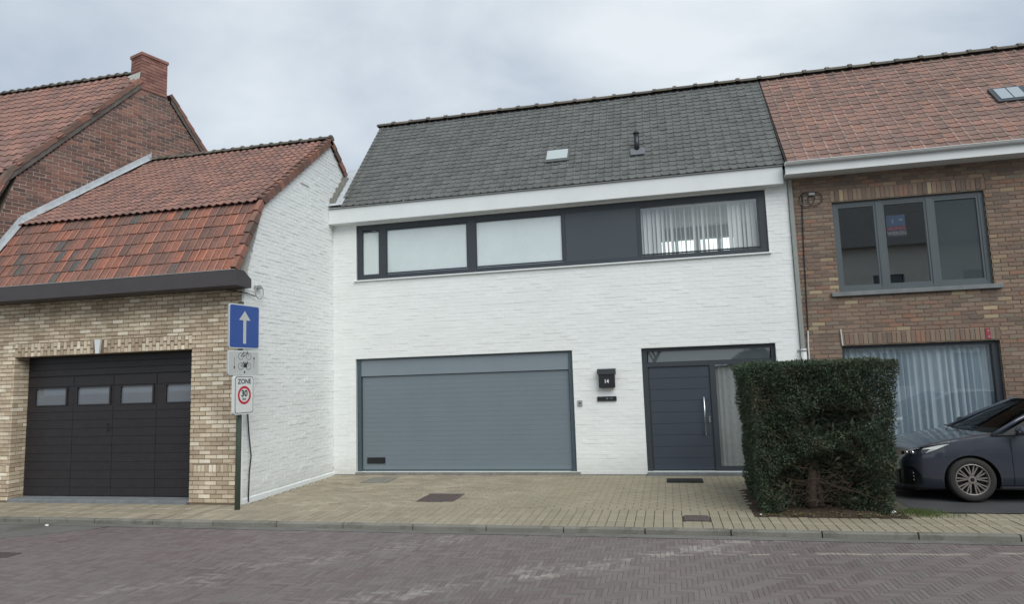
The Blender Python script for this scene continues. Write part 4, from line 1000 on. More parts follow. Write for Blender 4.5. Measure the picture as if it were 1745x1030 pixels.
# poster
ps = empty('poster', (10.82, 0.105, 4.03), 'blue and red sale poster hanging inside the upper brick house window', 'poster')
M_PB = m_plain('poster_blue', (50, 80, 118), 0.6, 0.3); M_PR = m_plain('poster_red', (150, 62, 74), 0.6, 0.3); M_PD = m_plain('poster_navy', (44, 52, 74), 0.6, 0.3)
G().box(10.665, 10.965, 0.102, 0.104, 4.045, 4.43).build('sheet', M_PB, ps)
G().box(10.666, 10.964, 0.1005, 0.1018, 4.046, 4.235).build('dark_band', M_PD, ps)
lettering('logo', '1', 0.10, M_GREYP, ps, (10.765, 0.0995, 4.32), (1, 0, 0), (0, 0, 1), bold=0.004)
G().prism([(10.845, 0.0995, 4.355), (10.93, 0.0995, 4.355), (10.915, 0.0995, 4.31)], (0, 0.0015, 0)).build('logo', M_GREYP, ps)
lettering('print', 'HONIG', 0.088, M_PR, ps, (10.815, 0.0992, 4.188), (1, 0, 0), (0, 0, 1), bold=0.003)
lettering('print', 'WEKEN', 0.088, M_GREYP, ps, (10.815, 0.0992, 4.10), (1, 0, 0), (0, 0, 1), bold=0.003)
# ground floor window with curtain
gw = empty('shop_window', (10.95, 0.06, 0.25)); gw.parent = qh; WOFF[gw.name] = Vector((10.95, 0.06, 0.25)); gw.location = WOFF[gw.name]-WOFF[qh.name]
a, b_, c, d = 9.735, 12.17, 0.25, 2.155
f = G(); f.box(a, b_, 0.07, 0.17, d-0.055, d); f.box(a, b_, 0.07, 0.17, c, c+0.08); f.box(a, a+0.05, 0.068, 0.17, c, d); f.box(b_-0.10, b_, 0.068, 0.17, c, d); f.build('frame', M_ANTH, gw)
G().box(a+0.05, b_-0.10, 0.11, 0.116, c+0.08, d-0.055).build('pane', M_GLASS, gw)
n = 420; Vv = []
for i in range(n+1):
    x = a+i*(b_-a)/n; ph = i/n*22*2*PI+1.6*math.sin(i*0.037)+0.6*math.sin(i*0.11); y = 0.20+0.036*math.sin(ph)+0.007*math.sin(ph*2.1+0.6)+0.01*math.sin(i*0.13)
    Vv += [(x, 0.195+(y-0.20)*0.45, d-0.02), (x, 0.20+(y-0.20)*0.9, d-0.35), (x+0.012*math.sin(i*.31), y, c+0.02)]
G().add(Vv, [(3*i, 3*i+3, 3*i+4, 3*i+1) for i in range(n)]+[(3*i+1, 3*i+4, 3*i+5, 3*i+2) for i in range(n)]).build('curtain', M_CURT, gw, smooth=True)
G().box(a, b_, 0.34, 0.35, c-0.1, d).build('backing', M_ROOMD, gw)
# fascia + gutter + roof
G().box(8.985, 15.5, -0.32, 0.31, 5.225, 5.25).build('soffit', M_FASCIA, qh)
G().box(8.985, 15.5, -0.345, -0.32, 5.225, 5.40).build('fascia', M_FASCIA, qh)
gt = G(); n_ = 7
for k in range(n_):
    a0, a1 = PI+k*PI/n_, PI+(k+1)*PI/n_; cy_, cz_ = -0.385, 5.42; r_ = 0.045
    gt.quad((8.975, cy_+r_*math.cos(a0), cz_+r_*math.sin(a0)), (15.5, cy_+r_*math.cos(a0), cz_+r_*math.sin(a0)), (15.5, cy_+r_*math.cos(a1), cz_+r_*math.sin(a1)), (8.975, cy_+r_*math.cos(a1), cz_+r_*math.sin(a1)))
gt.tube([(8.975, -0.432, 5.425), (15.5, -0.432, 5.425)], 0.008, 6); gt.box(8.97, 8.976, -0.43, -0.34, 5.38, 5.43); gt.build('gutter', M_PVCW, qh)
EVr = (-0.36, 5.43)
def on_r(x, y, h=0.0):
    s = (RT[1]-EVr[1])/(RT[0]-EVr[0]); nn = np.array([0, -s, 1.0])/math.hypot(s, 1); return tuple(np.array([x, y, EVr[1]+(y-EVr[0])*s])+nn*h)
def skipr(x, y): return 12.86 < x < 13.30 and 0.56 < y < 0.86
P = roof_tiles(EVr, RT, 9.03+0.186*34, 9.03, 0.186, 22, UT_PAN, seed=101, skip=skipr)
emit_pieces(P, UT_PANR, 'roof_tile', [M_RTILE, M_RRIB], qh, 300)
g = G(); g.quad(on_r(9.0, EVr[0]+0.02, -0.012), on_r(15.3, EVr[0]+0.02, -0.012), on_r(15.3, RT[0], -0.012), on_r(9.0, RT[0], -0.012)); g.quad((9.0, 2.0, 7.98), (15.3, 2.0, 7.98), (15.3, 4.6, 5.2), (9.0, 4.6, 5.2)); g.build('roof_deck', M_UNDER, qh)
ridge_run((9.07, 2.0, 8.01), (15.3, 2.0, 8.01), 0.46, 0.095, qh, M_RIDGE, seed=14)
rwp = on_r(13.07, 0.71); rws = empty('roof_window', rwp); rws.parent = qh; WOFF[rws.name] = Vector(rwp); rws.location = WOFF[rws.name]-WOFF[qh.name]
G().add(*roof_slab(12.80, 13.38, 0.53, 0.88, -0.01, 0.05, on_r)).build('frame', M_ANTH, rws)
M_SKYR = m_film('grey_roof_window_pane', (150, 160, 166), 1.9)
for (p, q) in ((12.87, 13.06), (13.08, 13.27)): G().add(*roof_slab(p, q, 0.58, 0.85, 0.05, 0.06, on_r)).build('pane', M_SKYR, rws)

# pipes and cables on the facades
dp = empty('downpipe', (9.085, -0.05, 0), 'grey rainwater downpipe between the white and the brown brick house', 'downpipe')
G().box(9.055, 9.13, -0.05, -0.004, 2.13, 5.22, bev=0.008).build('pipe', M_PIPEG, dp)
G().tube([(9.095, -0.06, -0.06), (9.095, -0.06, 2.13)], 0.048, 14).build('lower_pipe', M_PVCW, dp, smooth=True)
G().ring((9.095, -0.06, 2.10), 0.052, 0.010, 'z').box(9.0, 9.14, -0.014, -0.006, 2.085, 2.115).build('clamp', M_ZINC, dp)
cb = empty('facade_cable', (9.22, 0, 2.0), 'black cable with a coiled loop on the brown brick wall', 'cable')
pts = [(9.30+0.0*math.sin(0), -0.012, 4.90), (9.27, -0.012, 4.6), (9.245, -0.014, 4.0), (9.23, -0.012, 3.4), (9.215, -0.014, 2.9), (9.205, -0.012, 2.45)]
G().tube(pts, 0.010, 6).build('cable_run', M_BLACK, cb)
lp = G()
for (cx_, r_) in ((9.36, 0.125), (9.50, 0.115)): lp.ring((cx_, -0.03, 4.82), r_, 0.009, 'y', 28, 5)
lp.build('loop', M_BLACK, cb); G().box(9.40, 9.50, -0.05, -0.006, 4.88, 4.93, bev=0.005).build('clip', M_ZINC, cb)
cdt = empty('conduit', (9.17, 0, 0), 'white conduit beside the downpipe rising above the hedge', 'pipe')
G().tube([(9.19, -0.02, 0.0), (9.185, -0.02, 2.15), (9.20, -0.02, 2.45)], 0.013, 8).build('tube', M_PVCW, cdt)
cd2 = empty('conduit', (9.74, 0, 2.18), 'short white conduit at the left end of the ground window lintel', 'pipe')
G().tube([(9.745, -0.018, 2.16), (9.735, -0.018, 2.45)], 0.012, 8).build('tube', M_PVCW, cd2)
st = empty('hydrant_marker', (12.02, 0, 2.2), 'small red and white sticker on the brick lintel of the ground window', 'sticker')
G().box(11.975, 12.045, -0.006, -0.0035, 2.18, 2.36).build('plate', M_PR, st)
G().box(12.0, 12.03, -0.0075, -0.0062, 2.30, 2.33).box(12.005, 12.035, -0.0075, -0.0062, 2.20, 2.235).build('print', M_GREYP, st)
# corner of the left house: white pipe strip, black cable, insulator with a wire loop
lc = empty('corner_cable', (0.03, -2.95, 0), 'black cable running down the white corner behind the sign post', 'cable')
G().tube([(0.045, -2.94, 1.9), (0.035, -2.945, 1.31), (0.03, -2.90, 1.0), (0.045, -2.86, 0.66), (0.03, -2.88, 0.4), (0.03, -2.90, -0.06)], 0.011, 6).build('cable_run', M_BLACK, lc)
il = empty('wire_bracket', (0.03, -2.7, 3.35), 'grey bracket with coiled wire under the eaves at the white corner', 'bracket')
G().ring((0.06, -2.70, 3.38), 0.115, 0.008, 'x', 28, 6).build('wire_loop', M_ZINC, il)
G().box(0.01, 0.07, -2.78, -2.64, 3.44, 3.49, bev=0.008).build('clamp', M_ZINC, il)
G().tube([(-0.30, -3.06, 3.40), (-0.12, -3.07, 3.36), (0.03, -3.0, 3.33), (0.05, -2.8, 3.30)], 0.008, 6).build('wire', M_BLACK, il)

# ================================================================== STREET SIGN
sp = empty('street_sign', (0.17, -3.38, zpave(-3.4)), 'green post with blue one way sign, bicycle plate and zone 30 sign', 'street sign')
M_POST = m_plain('green_grey_post', (84, 98, 86), 0.5, 0.4, var=0.12, scale=5)
M_GALV = m_plain('galvanised_edge', (176, 180, 182), 0.4, 0.5, var=0.08)
M_SBLUE = m_plain('sign_blue', (42, 78, 150), 0.35, 0.5, var=0.04); M_SGREY = m_plain('reflective_grey_white', (186, 190, 188), 0.4, 0.4, var=0.04)
M_SWHITE = m_plain('sign_white', (214, 218, 216), 0.4, 0.4, var=0.03); M_SRED = m_plain('sign_red', (190, 40, 58), 0.35, 0.5, var=0.04); M_SBLK = m_plain('sign_black', (40, 42, 46), 0.4, 0.4)
zb = zpave(-3.4)
G().tube([(0.17, -3.38, zb-0.1), (0.19, -3.38, 3.12)], 0.042, 16).build('post', M_POST, sp, smooth=True)
G().tube([(0.19, -3.38, 3.12), (0.19, -3.38, 3.13), (0.19, -3.38, 3.14)], [0.046, 0.046, 0.02], 14).build('post_cap', M_BLACK, sp)
AN = math.radians(83)      # signs look along the street
sU = np.array([math.cos(AN), math.sin(AN), 0]); sN = np.array([math.sin(AN), -math.cos(AN), 0])
def rrect(w_, h_, r_, n_=5):
    pts = []
    for (cx_, cy_, a0) in ((w_/2-r_, -h_/2+r_, -PI/2), (w_/2-r_, h_/2-r_, 0), (-w_/2+r_, h_/2-r_, PI/2), (-w_/2+r_, -h_/2+r_, PI)):
        for k in range(n_+1): a_ = a0+PI/2*k/n_; pts.append((cx_+r_*math.cos(a_), cy_+r_*math.sin(a_)))
    return pts
def s3(c, u, v, d): return tuple(c+sU*u+np.array([0, 0, v])+sN*d)
def plate(c, pts, d0, d1, mat, name, parent, label=None):
    g = G(); g.prism([s3(c, u, v, d0) for u, v in pts], sN*(d1-d0)); return g.build(name, mat, parent, label=label)
SX = np.array([0.19, -3.38, 0.0])+sN*0.052
def sign(cz, w_, h_, off, edge, face, label):
    c = SX+np.array([0, 0, cz])+sU*off; 
    b = plate(c, rrect(w_, h_, 0.045), 0.0, 0.022, edge, 'sign_plate', sp, label)
    plate(c, rrect(w_-0.012, h_-0.012, 0.04), 0.0222, 0.0235, M_SWHITE, 'border', b)
    plate(c, rrect(w_-0.035, h_-0.035, 0.034), 0.024, 0.0252, face, 'face', b)
    return c, b
c1, b1 = sign(2.735, 0.67, 0.70, 0.0, M_GALV, M_SBLUE, 'blue one way plate with white arrow')
plate(c1, [(-0.032, -0.27), (0.032, -0.27), (0.032, 0.10), (0.125, 0.10), (0.0, 0.25), (-0.125, 0.10), (-0.032, 0.10)], 0.0256, 0.0268, M_SGREY, 'arrow', b1)
c2, b2 = sign(2.165, 0.67, 0.385, -0.01, M_GALV, M_SGREY, 'grey plate with bicycles and two arrows')
def bike(c, par, cx_, cz_, s, rider):
    g = G()
    def ln(p, q, t=0.006):
        p = np.array(p); q = np.array(q); dd = q-p; L = np.linalg.norm(dd); pp = np.array([-dd[1], dd[0]])/L*t
        g.prism([s3(c, *(p+pp), 0.0256), s3(c, *(q+pp), 0.0256), s3(c, *(q-pp), 0.0256), s3(c, *(p-pp), 0.0256)], sN*0.001)
    for wxp in (-0.085*s, 0.085*s):
        for k in range(18):
            a0, a1 = 2*PI*k/18, 2*PI*(k+1)/18; ln((cx_+wxp+0.052*s*math.cos(a0), cz_+0.052*s*math.sin(a0)), (cx_+wxp+0.052*s*math.cos(a1), cz_+0.052*s*math.sin(a1)), 0.003)
    ln((cx_-0.085*s, cz_), (cx_-0.03*s, cz_+0.06*s), 0.004); ln((cx_-0.03*s, cz_+0.06*s), (cx_+0.06*s, cz_+0.06*s), 0.004); ln((cx_+0.085*s, cz_), (cx_+0.05*s, cz_+0.085*s), 0.004); ln((cx_-0.01*s, cz_), (cx_+0.06*s, cz_+0.06*s), 0.004); ln((cx_-0.03*s, cz_+0.075*s), (cx_-0.01*s, cz_), 0.004); ln((cx_-0.085*s, cz_), (cx_-0.01*s, cz_), 0.004)
    if rider: g.prism([s3(c, cx_-0.02, cz_-0.02, 0.0256), s3(c, cx_+0.05, cz_-0.02, 0.0256), s3(c, cx_+0.05, cz_+0.045, 0.0256), s3(c, cx_-0.02, cz_+0.045, 0.0256)], sN*0.001)
    g.build('bicycle_pictogram', M_SBLK, par)
bike(c2, b2, 0.02, 0.10, 1.0, False); bike(c2, b2, 0.02, -0.055, 1.0, True)
plate(c2, [(-0.20, 0.08), (-0.206, 0.08), (-0.206, -0.06), (-0.222, -0.06), (-0.203, -0.10), (-0.184, -0.06), (-0.20, -0.06)], 0.0256, 0.0266, M_SBLK, 'arrow', b2)
plate(c2, [(0.222, -0.08), (0.228, -0.08), (0.228, 0.06), (0.244, 0.06), (0.225, 0.10), (0.206, 0.06), (0.222, 0.06)], 0.0256, 0.0266, M_SBLK, 'arrow', b2)
plate(c2, [(0.005, -0.165), (0.03, -0.165), (0.03, -0.13), (0.005, -0.13)], 0.0256, 0.0266, M_SBLK, 'small_mark', b2)
c3 = SX+np.array([0, 0, 1.665])-sU*0.02
b3 = plate(c3, rrect(0.43, 0.60, 0.045), 0.0, 0.05, M_SWHITE, 'sign_plate', sp, 'white zone 30 plate in a thick white frame')
plate(c3, rrect(0.395, 0.565, 0.04), 0.0502, 0.0512, M_SBLK, 'border', b3); plate(c3, rrect(0.375, 0.545, 0.036), 0.0514, 0.0524, M_SWHITE, 'face', b3)
g = G(); n_ = 40
V = []
for k in range(n_):
    a_ = 2*PI*k/n_; V += [s3(c3, 0.142*math.cos(a_), -0.005+0.142*math.sin(a_), 0.0536), s3(c3, 0.104*math.cos(a_), -0.005+0.104*math.sin(a_), 0.0536)]
g.add(V, [(2*k, 2*((k+1) % n_), 2*((k+1) % n_)+1, 2*k+1) for k in range(n_)]); g.build('red_ring', M_SRED, b3)
lettering('lettering', 'ZONE', 0.105, M_SBLK, b3, s3(c3, 0, 0.205, 0.0535), sU, (0, 0, 1), bold=0.002)
lettering('lettering', '30', 0.135, M_SBLK, b3, s3(c3, 0, 0.018, 0.0535), sU, (0, 0, 1), bold=0.004)
lettering('lettering', 'km', 0.065, M_SBLK, b3, s3(c3, 0, -0.062, 0.0535), sU, (0, 0, 1), bold=0.001)
G().ring((0.175, -3.38, 1.5), 0.046, 0.008, 'z', 20, 6).build('clamp', M_GALV, sp)

# ================================================================== HEDGE
HX0, HX1, HY0, HY1, HZ = 7.80, 9.40, -3.30, -1.50, 1.86
hgx = (HX0+HX1)/2
hd_ = empty('clipped_hedge', (8.58, -2.6, ZP), 'square clipped yew hedge with a bare brown hollow in front', 'hedge')
b = MB('yew_foliage'); info = b.n('ShaderNodeNewGeometry').outputs['Random Per Island']
c = b.ramp(info, [(0, (0.044, 0.068, 0.048)), (0.4, (0.060, 0.090, 0.060)), (0.8, (0.080, 0.112, 0.070)), (1, (0.120, 0.130, 0.080))])
c = b.mix(b.ramp(b.noise(3, 4), [(0.45, (0,)*3), (0.66, (0.6,)*3)]), c, (0.105, 0.098, 0.070, 1))
b.col(c); M_YEW = b.fin(1.0, 0.0)
b.p.inputs['Subsurface Weight'].default_value = 0.0
def cav(x, z):
    # depth of the bare hollow in the front face
    wv = 0.10*math.sin(z*7+x*3)+0.07*math.sin(z*15-x*9)
    e1 = 1-((x-8.64+wv)/0.68)**2-((z-0.14)/0.64)**2
    e2 = 0.62-((x-8.80+wv)/0.55)**2-((z-1.08)/0.30)**2
    return max(0, e1*0.50, e2*0.42)
def leaves_np(Pc, Nv, size, seed):
    r = np.random.default_rng(seed); n = len(Pc)
    d = Nv+r.normal(0, 0.75, (n, 3)); d[:, 2] += 0.15; d /= np.linalg.norm(d, axis=1)[:, None]
    q = np.cross(d, r.normal(0, 1, (n, 3))); q /= np.linalg.norm(q, axis=1)[:, None]
    L = size*r.uniform(0.6, 1.4, n)[:, None]; w_ = L*0.20
    m_ = Pc+d*L*0.5
    V = np.stack([Pc, m_+q*w_, Pc+d*L, m_-q*w_], axis=1).reshape(-1, 3); F = np.arange(4*n).reshape(-1, 4); return V, F
pts = []; nor = []
def addp(n_, fn):
    c_ = 0
    while c_ < n_:
        p_ = fn()
        if p_ is None: c_ += 0.12; continue
        pts.append(p_[0]); nor.append(p_[1]); c_ += 1
R_ = random.Random(77)
def lump(x, z): return 0.035*math.sin(x*9+z*4)+0.03*math.sin(z*11-x*5+1)+0.02*math.sin(x*23+z*17)
def xl_h(z): return HX0+0.05*(1-z/HZ)-0.03*max(0, z-0.5)/HZ
def xr_h(z): return HX1+0.19*z/HZ
def front():
    z = R_.uniform(-0.05, HZ); x = R_.uniform(xl_h(z), xr_h(z)); cv = cav(x, z)
    if cv > 0 and R_.random() < min(0.82, 0.05+cv*2.0): return None
    dep = abs(R_.gauss(0, 0.09))+lump(x, z)+(cv*0.9 if cv > 0 else 0)
    return (x, HY0+dep, z), (0, -1, 0.1)
def left():
    z = R_.uniform(-0.05, HZ); y = R_.uniform(HY0, HY1); return (xl_h(z)+abs(R_.gauss(0, 0.07))+lump(y, z)*0.7, y, z), (-1, 0, 0.1)
def right():
    z = R_.uniform(-0.05, HZ); y = R_.uniform(HY0, HY1); return (xr_h(z)-abs(R_.gauss(0, 0.07))-lump(y, z)*0.7, y, z), (1, 0, 0.1)
def top():
    x = R_.uniform(xl_h(HZ), xr_h(HZ)); y = R_.uniform(HY0, HY1); return (x, y, HZ-abs(R_.gauss(0, 0.05))+lump(x, y)*0.5), (0, 0, 1)
def inner():
    z = R_.uniform(0, HZ-0.1); x = R_.uniform(HX0+.1, HX1-.1); y = R_.uniform(HY0+0.15, HY1)
    if y-HY0 < cav(x, z)*1.0+0.0: return None
    return (x, y, z), (R_.uniform(-1, 1), -0.3, 0.3)
def back():
    z = R_.uniform(-0.05, HZ); x = R_.uniform(xl_h(z), xr_h(z)); return (x, HY1-abs(R_.gauss(0, 0.10)), z), (0, 1, 0.1)
def hollow():
    z = R_.uniform(-0.03, 1.45); x = R_.uniform(7.9, 9.4); cv = cav(x, z)
    if cv <= 0: return None
    return (x, HY0+cv*0.9+0.15+abs(R_.gauss(0, 0.10)), z), (0, -1, 0.2)
addp(42000, front); addp(22000, left); addp(12000, right); addp(20000, top); addp(2000, inner); addp(8000, back); addp(12000, hollow)
V, F = leaves_np(np.array(pts), np.array(nor), 0.034, 5)
pts = []; nor = []; addp(16000, inner); Vi, Fi = leaves_np(np.array(pts), np.array(nor), 0.115, 6); F = np.vstack([F, Fi+len(V)]); V = np.vstack([V, Vi])
V2 = V-np.array(WOFF[hd_.name])
link('foliage', mesh_np('foliage', V2, F, M_YEW), hd_, kind='stuff')
for i in range(60):      # stray shoots that the shears missed
    if i % 3: p = Vector((R_.uniform(xl_h(HZ), xr_h(HZ)), R_.uniform(HY0, HY1), HZ-0.03)); dv = Vector((R_.uniform(-.3, .3), R_.uniform(-.3, .3), 1))
    else: z = R_.uniform(0.2, HZ); p = Vector((R_.choice((xl_h(z), xr_h(z))), R_.uniform(HY0, HY0+0.8), z)); dv = Vector((1 if p.x > 8.6 else -1, R_.uniform(-.5, .2), 0.6))
    dv.normalize(); L2 = R_.uniform(0.03, 0.085); Pq = []; Nq = []
    for k in range(14): t_ = k/14; q = p+dv*L2*t_; Pq.append(tuple(q)); Nq.append((dv.x+R_.uniform(-.8, .8), dv.y+R_.uniform(-.8, .8), dv.z+R_.uniform(-.4, .8)))
    Vq, Fq = leaves_np(np.array(Pq), np.array(Nq), 0.028, i); F_sh = Fq if i == 0 else np.vstack([F_sh, Fq+len(V_sh)]); V_sh = Vq if i == 0 else np.vstack([V_sh, Vq])
link('shoots', mesh_np('shoots', V_sh-np.array(WOFF[hd_.name]), F_sh, M_YEW), hd_, kind='stuff')
# trunk and limbs
tr = G(); tr.tube([(8.50, -2.95, -0.08), (8.51, -2.94, 0.15), (8.55, -2.93, 0.55), (8.58, -2.92, 0.95), (8.60, -2.90, 1.35), (8.62, -2.88, 1.7)], [0.085, 0.065, 0.058, 0.05, 0.038, 0.02], 12)
trk = tr.build('trunk', M_BARK, hd_, smooth=True)
G().tube([(8.62, -2.93, -0.08), (8.61, -2.90, 0.3), (8.60, -2.90, 0.7), (8.66, -2.85, 1.2)], [0.05, 0.042, 0.036, 0.02], 8).build('limb', M_BARK, hd_, smooth=True)
for i in range(46):
    z = R_.uniform(0.06, 1.45); sd = R_.choice((-1, 1)); ln_ = R_.uniform(0.3, 0.8)*(1 if z < 1.2 else 0.7); dy = R_.uniform(-0.36, 0.25)
    p0 = Vector((8.56+sd*0.03, -2.93, z)); pts_ = [p0]; dirv = Vector((sd, dy, R_.uniform(-0.25, 0.5)))
    for k in range(1, 6):
        dirv += Vector((R_.uniform(-.15, .15), R_.uniform(-.22, .16), R_.uniform(-.22, .20))); q = pts_[-1]+dirv.normalized()*ln_/5
        q.y = max(q.y, HY0+0.03); q.z = max(q.z, -0.03); pts_.append(q)
    r0 = R_.uniform(0.006, 0.016); G().tube(pts_, [r0*(1-0.15*k) for k in range(6)], 5).build('branch', M_TWIG, hd_)
tf = G()
for i in range(150):      # bare twigs showing through the clipped face
    z = R_.uniform(0.15, 1.6); x = R_.uniform(7.95, 9.35)
    p = Vector((x, HY0+R_.uniform(0.0, 0.05), z)); sd = 1 if x > 8.6 else -1; dv = Vector((sd*R_.uniform(0.2, 1), R_.uniform(-.25, .1), R_.uniform(-.1, .7))); q = [p]
    for k in range(4):
        dv += Vector((R_.uniform(-.3, .3), R_.uniform(-.1, .1), R_.uniform(-.3, .3))); e_ = q[-1]+dv.normalized()*R_.uniform(0.04, 0.09); e_.y = max(HY0-0.01, min(e_.y, HY0+0.06)); q.append(e_)
    r0 = R_.uniform(0.0015, 0.0035); tf.tube(q, [r0, r0*.9, r0*.7, r0*.5, r0*.3], 3, cap=False)
tf.build('face_twigs', M_TWIG, hd_, kind='stuff')
tw = G()
for i in range(420):
    z = R_.uniform(-0.03, 0.9) if i % 3 else R_.uniform(0.0, 0.32); x = R_.gauss(8.66, 0.36)
    if not (7.95 < x < 9.3): continue
    p = Vector((x, HY0+R_.uniform(0.05, 0.6), z)); dv = Vector((R_.uniform(-1, 1), R_.uniform(-.6, .3), R_.uniform(-.35, .45))); q = [p]
    for k in range(3):
        dv += Vector((R_.uniform(-.4, .4), R_.uniform(-.2, .2), R_.uniform(-.4, .4))); e_ = q[-1]+dv.normalized()*R_.uniform(0.05, 0.12); e_.z = max(e_.z, -0.05); q.append(e_)
    r0 = R_.uniform(0.0015, 0.004); tw.tube(q, [r0, r0*.8, r0*.6, r0*.4], 3, cap=False)
tw.build('dry_twigs', M_TWIG, hd_, kind='stuff')
# soil bed with litter
sg = G(); nx, ny = 26, 22; V = []
for j in range(ny+1):
    for i in range(nx+1):
        x = 7.72+(9.56-7.72)*i/nx; y = -3.42+(2.1)*j/ny; ed = min(i, nx-i, j, ny-j); V.append((x, y, -0.085+0.012*min(ed, 3)+R_.uniform(-.008, .010)*(ed > 0)))
sg.add(V, [(j*(nx+1)+i, j*(nx+1)+i+1, (j+1)*(nx+1)+i+1, (j+1)*(nx+1)+i) for j in range(ny) for i in range(nx)]); so = sg.build('soil_bed', M_SOIL, kind='structure')
# fallen leaves and twigs on the soil, a few weeds
g = G()
for i in range(130):
    x = R_.uniform(7.8, 9.6); y = R_.uniform(-3.46, -3.1); a_ = R_.uniform(0, 2*PI); l_ = R_.uniform(0.012, 0.035); z = -0.060+R_.uniform(0, 0.012)
    dx, dy = math.cos(a_)*l_, math.sin(a_)*l_; g.add([(x-dx, y-dy, z), (x+dy*.4, y-dx*.4, z+0.006), (x+dx, y+dy, z+0.003), (x-dy*.4, y+dx*.4, z+0.008)], [(0, 1, 2, 3)])
tag(g.build('leaf_litter', M_DRYLEAF), 'dry leaf litter scattered at the foot of the hedge', 'leaf litter', kind='stuff')
M_GRASS = m_plain('weedy_grass', (92, 108, 62), 0.8, 0.2, var=0.3, scale=12)
g = G()
for i in range(1500):
    t_ = R_.random()
    if t_ < 0.75: x, y = R_.gauss(9.75, 0.13), R_.gauss(-3.12, 0.10)
    else: x, y = R_.uniform(7.8, 10.2), R_.uniform(-3.40, -3.22)
    if y < -3.5: continue
    h_ = R_.uniform(0.015, 0.055); a_ = R_.uniform(0, 2*PI); w_ = 0.003; lx, ly = R_.uniform(-.02, .02), R_.uniform(-.02, .02)
    g.add([(x-w_*math.cos(a_), y-w_*math.sin(a_), -0.075), (x+w_*math.cos(a_), y+w_*math.sin(a_), -0.075), (x+lx, y+ly, -0.07+h_)], [(0, 1, 2)])
tag(g.build('weeds', M_GRASS), 'short green weeds at the hedge corner beside the asphalt', 'weeds', kind='stuff')
def crumple(name, c, s, seed, label, mat=M_PAPER):
    r = random.Random(seed); import bmesh
    bm = bmesh.new(); bmesh.ops.create_icosphere(bm, subdivisions=2, radius=s)
    for v in bm.verts: v.co *= r.uniform(0.6, 1.15); v.co.z *= 0.6; v.co += Vector((0, 0, s*0.45))
    me = bpy.data.meshes.new(name); bm.to_mesh(me); bm.free(); me.materials.append(mat)
    o = link(name, me); o.location = c; tag(o, label, 'litter'); return o
crumple('paper_litter', (9.40, -3.20, -0.062), 0.035, 1, 'crumpled white paper lying under the right foot of the hedge')
crumple('paper_litter', (-2.26, -4.42, ZR+0.004), 0.028, 2, 'small white paper scrap in the gutter before the black garage')
crumple('paper_litter', (7.80, -3.38, -0.066), 0.014, 3, 'tiny white scrap at the left foot of the hedge')

# ================================================================== CAR
car = empty('parked_car', (9.86, -1.62, -0.058), 'dark blue grey hatchback parked nose left before the curtained window', 'car', rz=0)
WOFF[car.name] = Vector((0, 0, 0))      # children in local coordinates: +x runs from nose to tail
b = MB('dark_blue_grey_paint'); b.col(C4((56, 62, 74))); b.p.inputs['Metallic'].default_value = 0.35; b.p.inputs['Roughness'].default_value = 0.32
b.p.inputs['Coat Weight'].default_value = 1.0; b.p.inputs['Coat Roughness'].default_value = 0.04; M_PAINT = b.m
b = MB('dark_side_glass'); b.col(C4((38, 42, 44))); b.p.inputs['IOR'].default_value = 1.5; M_SIDEG = b.fin(0.08, 0.10)
M_TRIM = m_plain('black_car_trim', (24, 25, 28), 0.45, 0.4); M_CHROME = m_plain('bright_reflector', (225, 228, 230), 0.12, 0.5, metal=1, var=0.02); M_RIM = m_plain('machined_alloy', (142, 136, 132), 0.4, 0.5, metal=0.4, var=0.1)
HWD = 0.80
L_ = 3.80
# lower body stations: x, half width at sill, half width at shoulder, sill z, shoulder z, centre z (bonnet)
ST = [(0.00, 0.40, 0.42, 0.20, 0.50, 0.53), (0.03, 0.54, 0.56, 0.17, 0.56, 0.60), (0.10, 0.66, 0.66, 0.16, 0.64, 0.675), (0.22, 0.735, 0.735, 0.155, 0.70, 0.735), (0.40, 0.775, 0.77, 0.155, 0.755, 0.79),
      (0.60, 0.79, 0.785, 0.155, 0.795, 0.835), (0.80, 0.80, 0.79, 0.155, 0.825, 0.875), (1.00, 0.80, 0.79, 0.155, 0.85, 0.91), (1.25, 0.80, 0.785, 0.155, 0.865, 0.93), (1.6, 0.80, 0.785, 0.155, 0.875, 0.93), (2.1, 0.80, 0.785, 0.155, 0.885, 0.93),
      (2.7, 0.80, 0.785, 0.155, 0.90, 0.94), (3.2, 0.79, 0.77, 0.16, 0.91, 0.95), (3.55, 0.76, 0.74, 0.18, 0.90, 0.95), (3.74, 0.70, 0.68, 0.22, 0.85, 0.90), (3.80, 0.60, 0.60, 0.28, 0.78, 0.80)]
def ring_pts(s):
    x, ws, wh_, zs, zh, zc = s; h = zh-zs
    half = [(0.0, zs), (ws*0.55, zs), (ws*0.93, zs+0.01), (ws*0.985, zs+0.07), (ws, zs+h*0.30), (ws*0.995, zs+h*0.50), (ws*1.0, zs+h*0.68), (wh_*1.0, zs+h*0.84), (wh_*0.975, zh-0.012), (wh_*0.93, zh+0.008), (wh_*0.80, zh+(zc-zh)*0.45), (wh_*0.45, zh+(zc-zh)*0.88), (0.0, zc)]
    return [(x, -y, z) for y, z in half]+[(x, y, z) for y, z in half[-2:0:-1]]
Vb = []; m_ = len(ring_pts(ST[0]))
dense = []
for i in range(len(ST)-1):
    for f_ in (0, 0.5): dense.append(tuple(a_+(b2-a_)*f_ for a_, b2 in zip(ST[i], ST[i+1])))
dense.append(ST[-1])
for s in dense: Vb += ring_pts(s)
Fb = []
for i in range(len(dense)-1):
    for k in range(m_): Fb.append((i*m_+k, i*m_+(k+1) % m_, (i+1)*m_+(k+1) % m_, (i+1)*m_+k))
Fb.append(tuple(range(m_-1, -1, -1))); Fb.append(tuple((len(dense)-1)*m_+k for k in range(m_)))
body = G().add(Vb, Fb).build('body', [M_PAINT, M_TRIM], car, smooth=True, local=True)
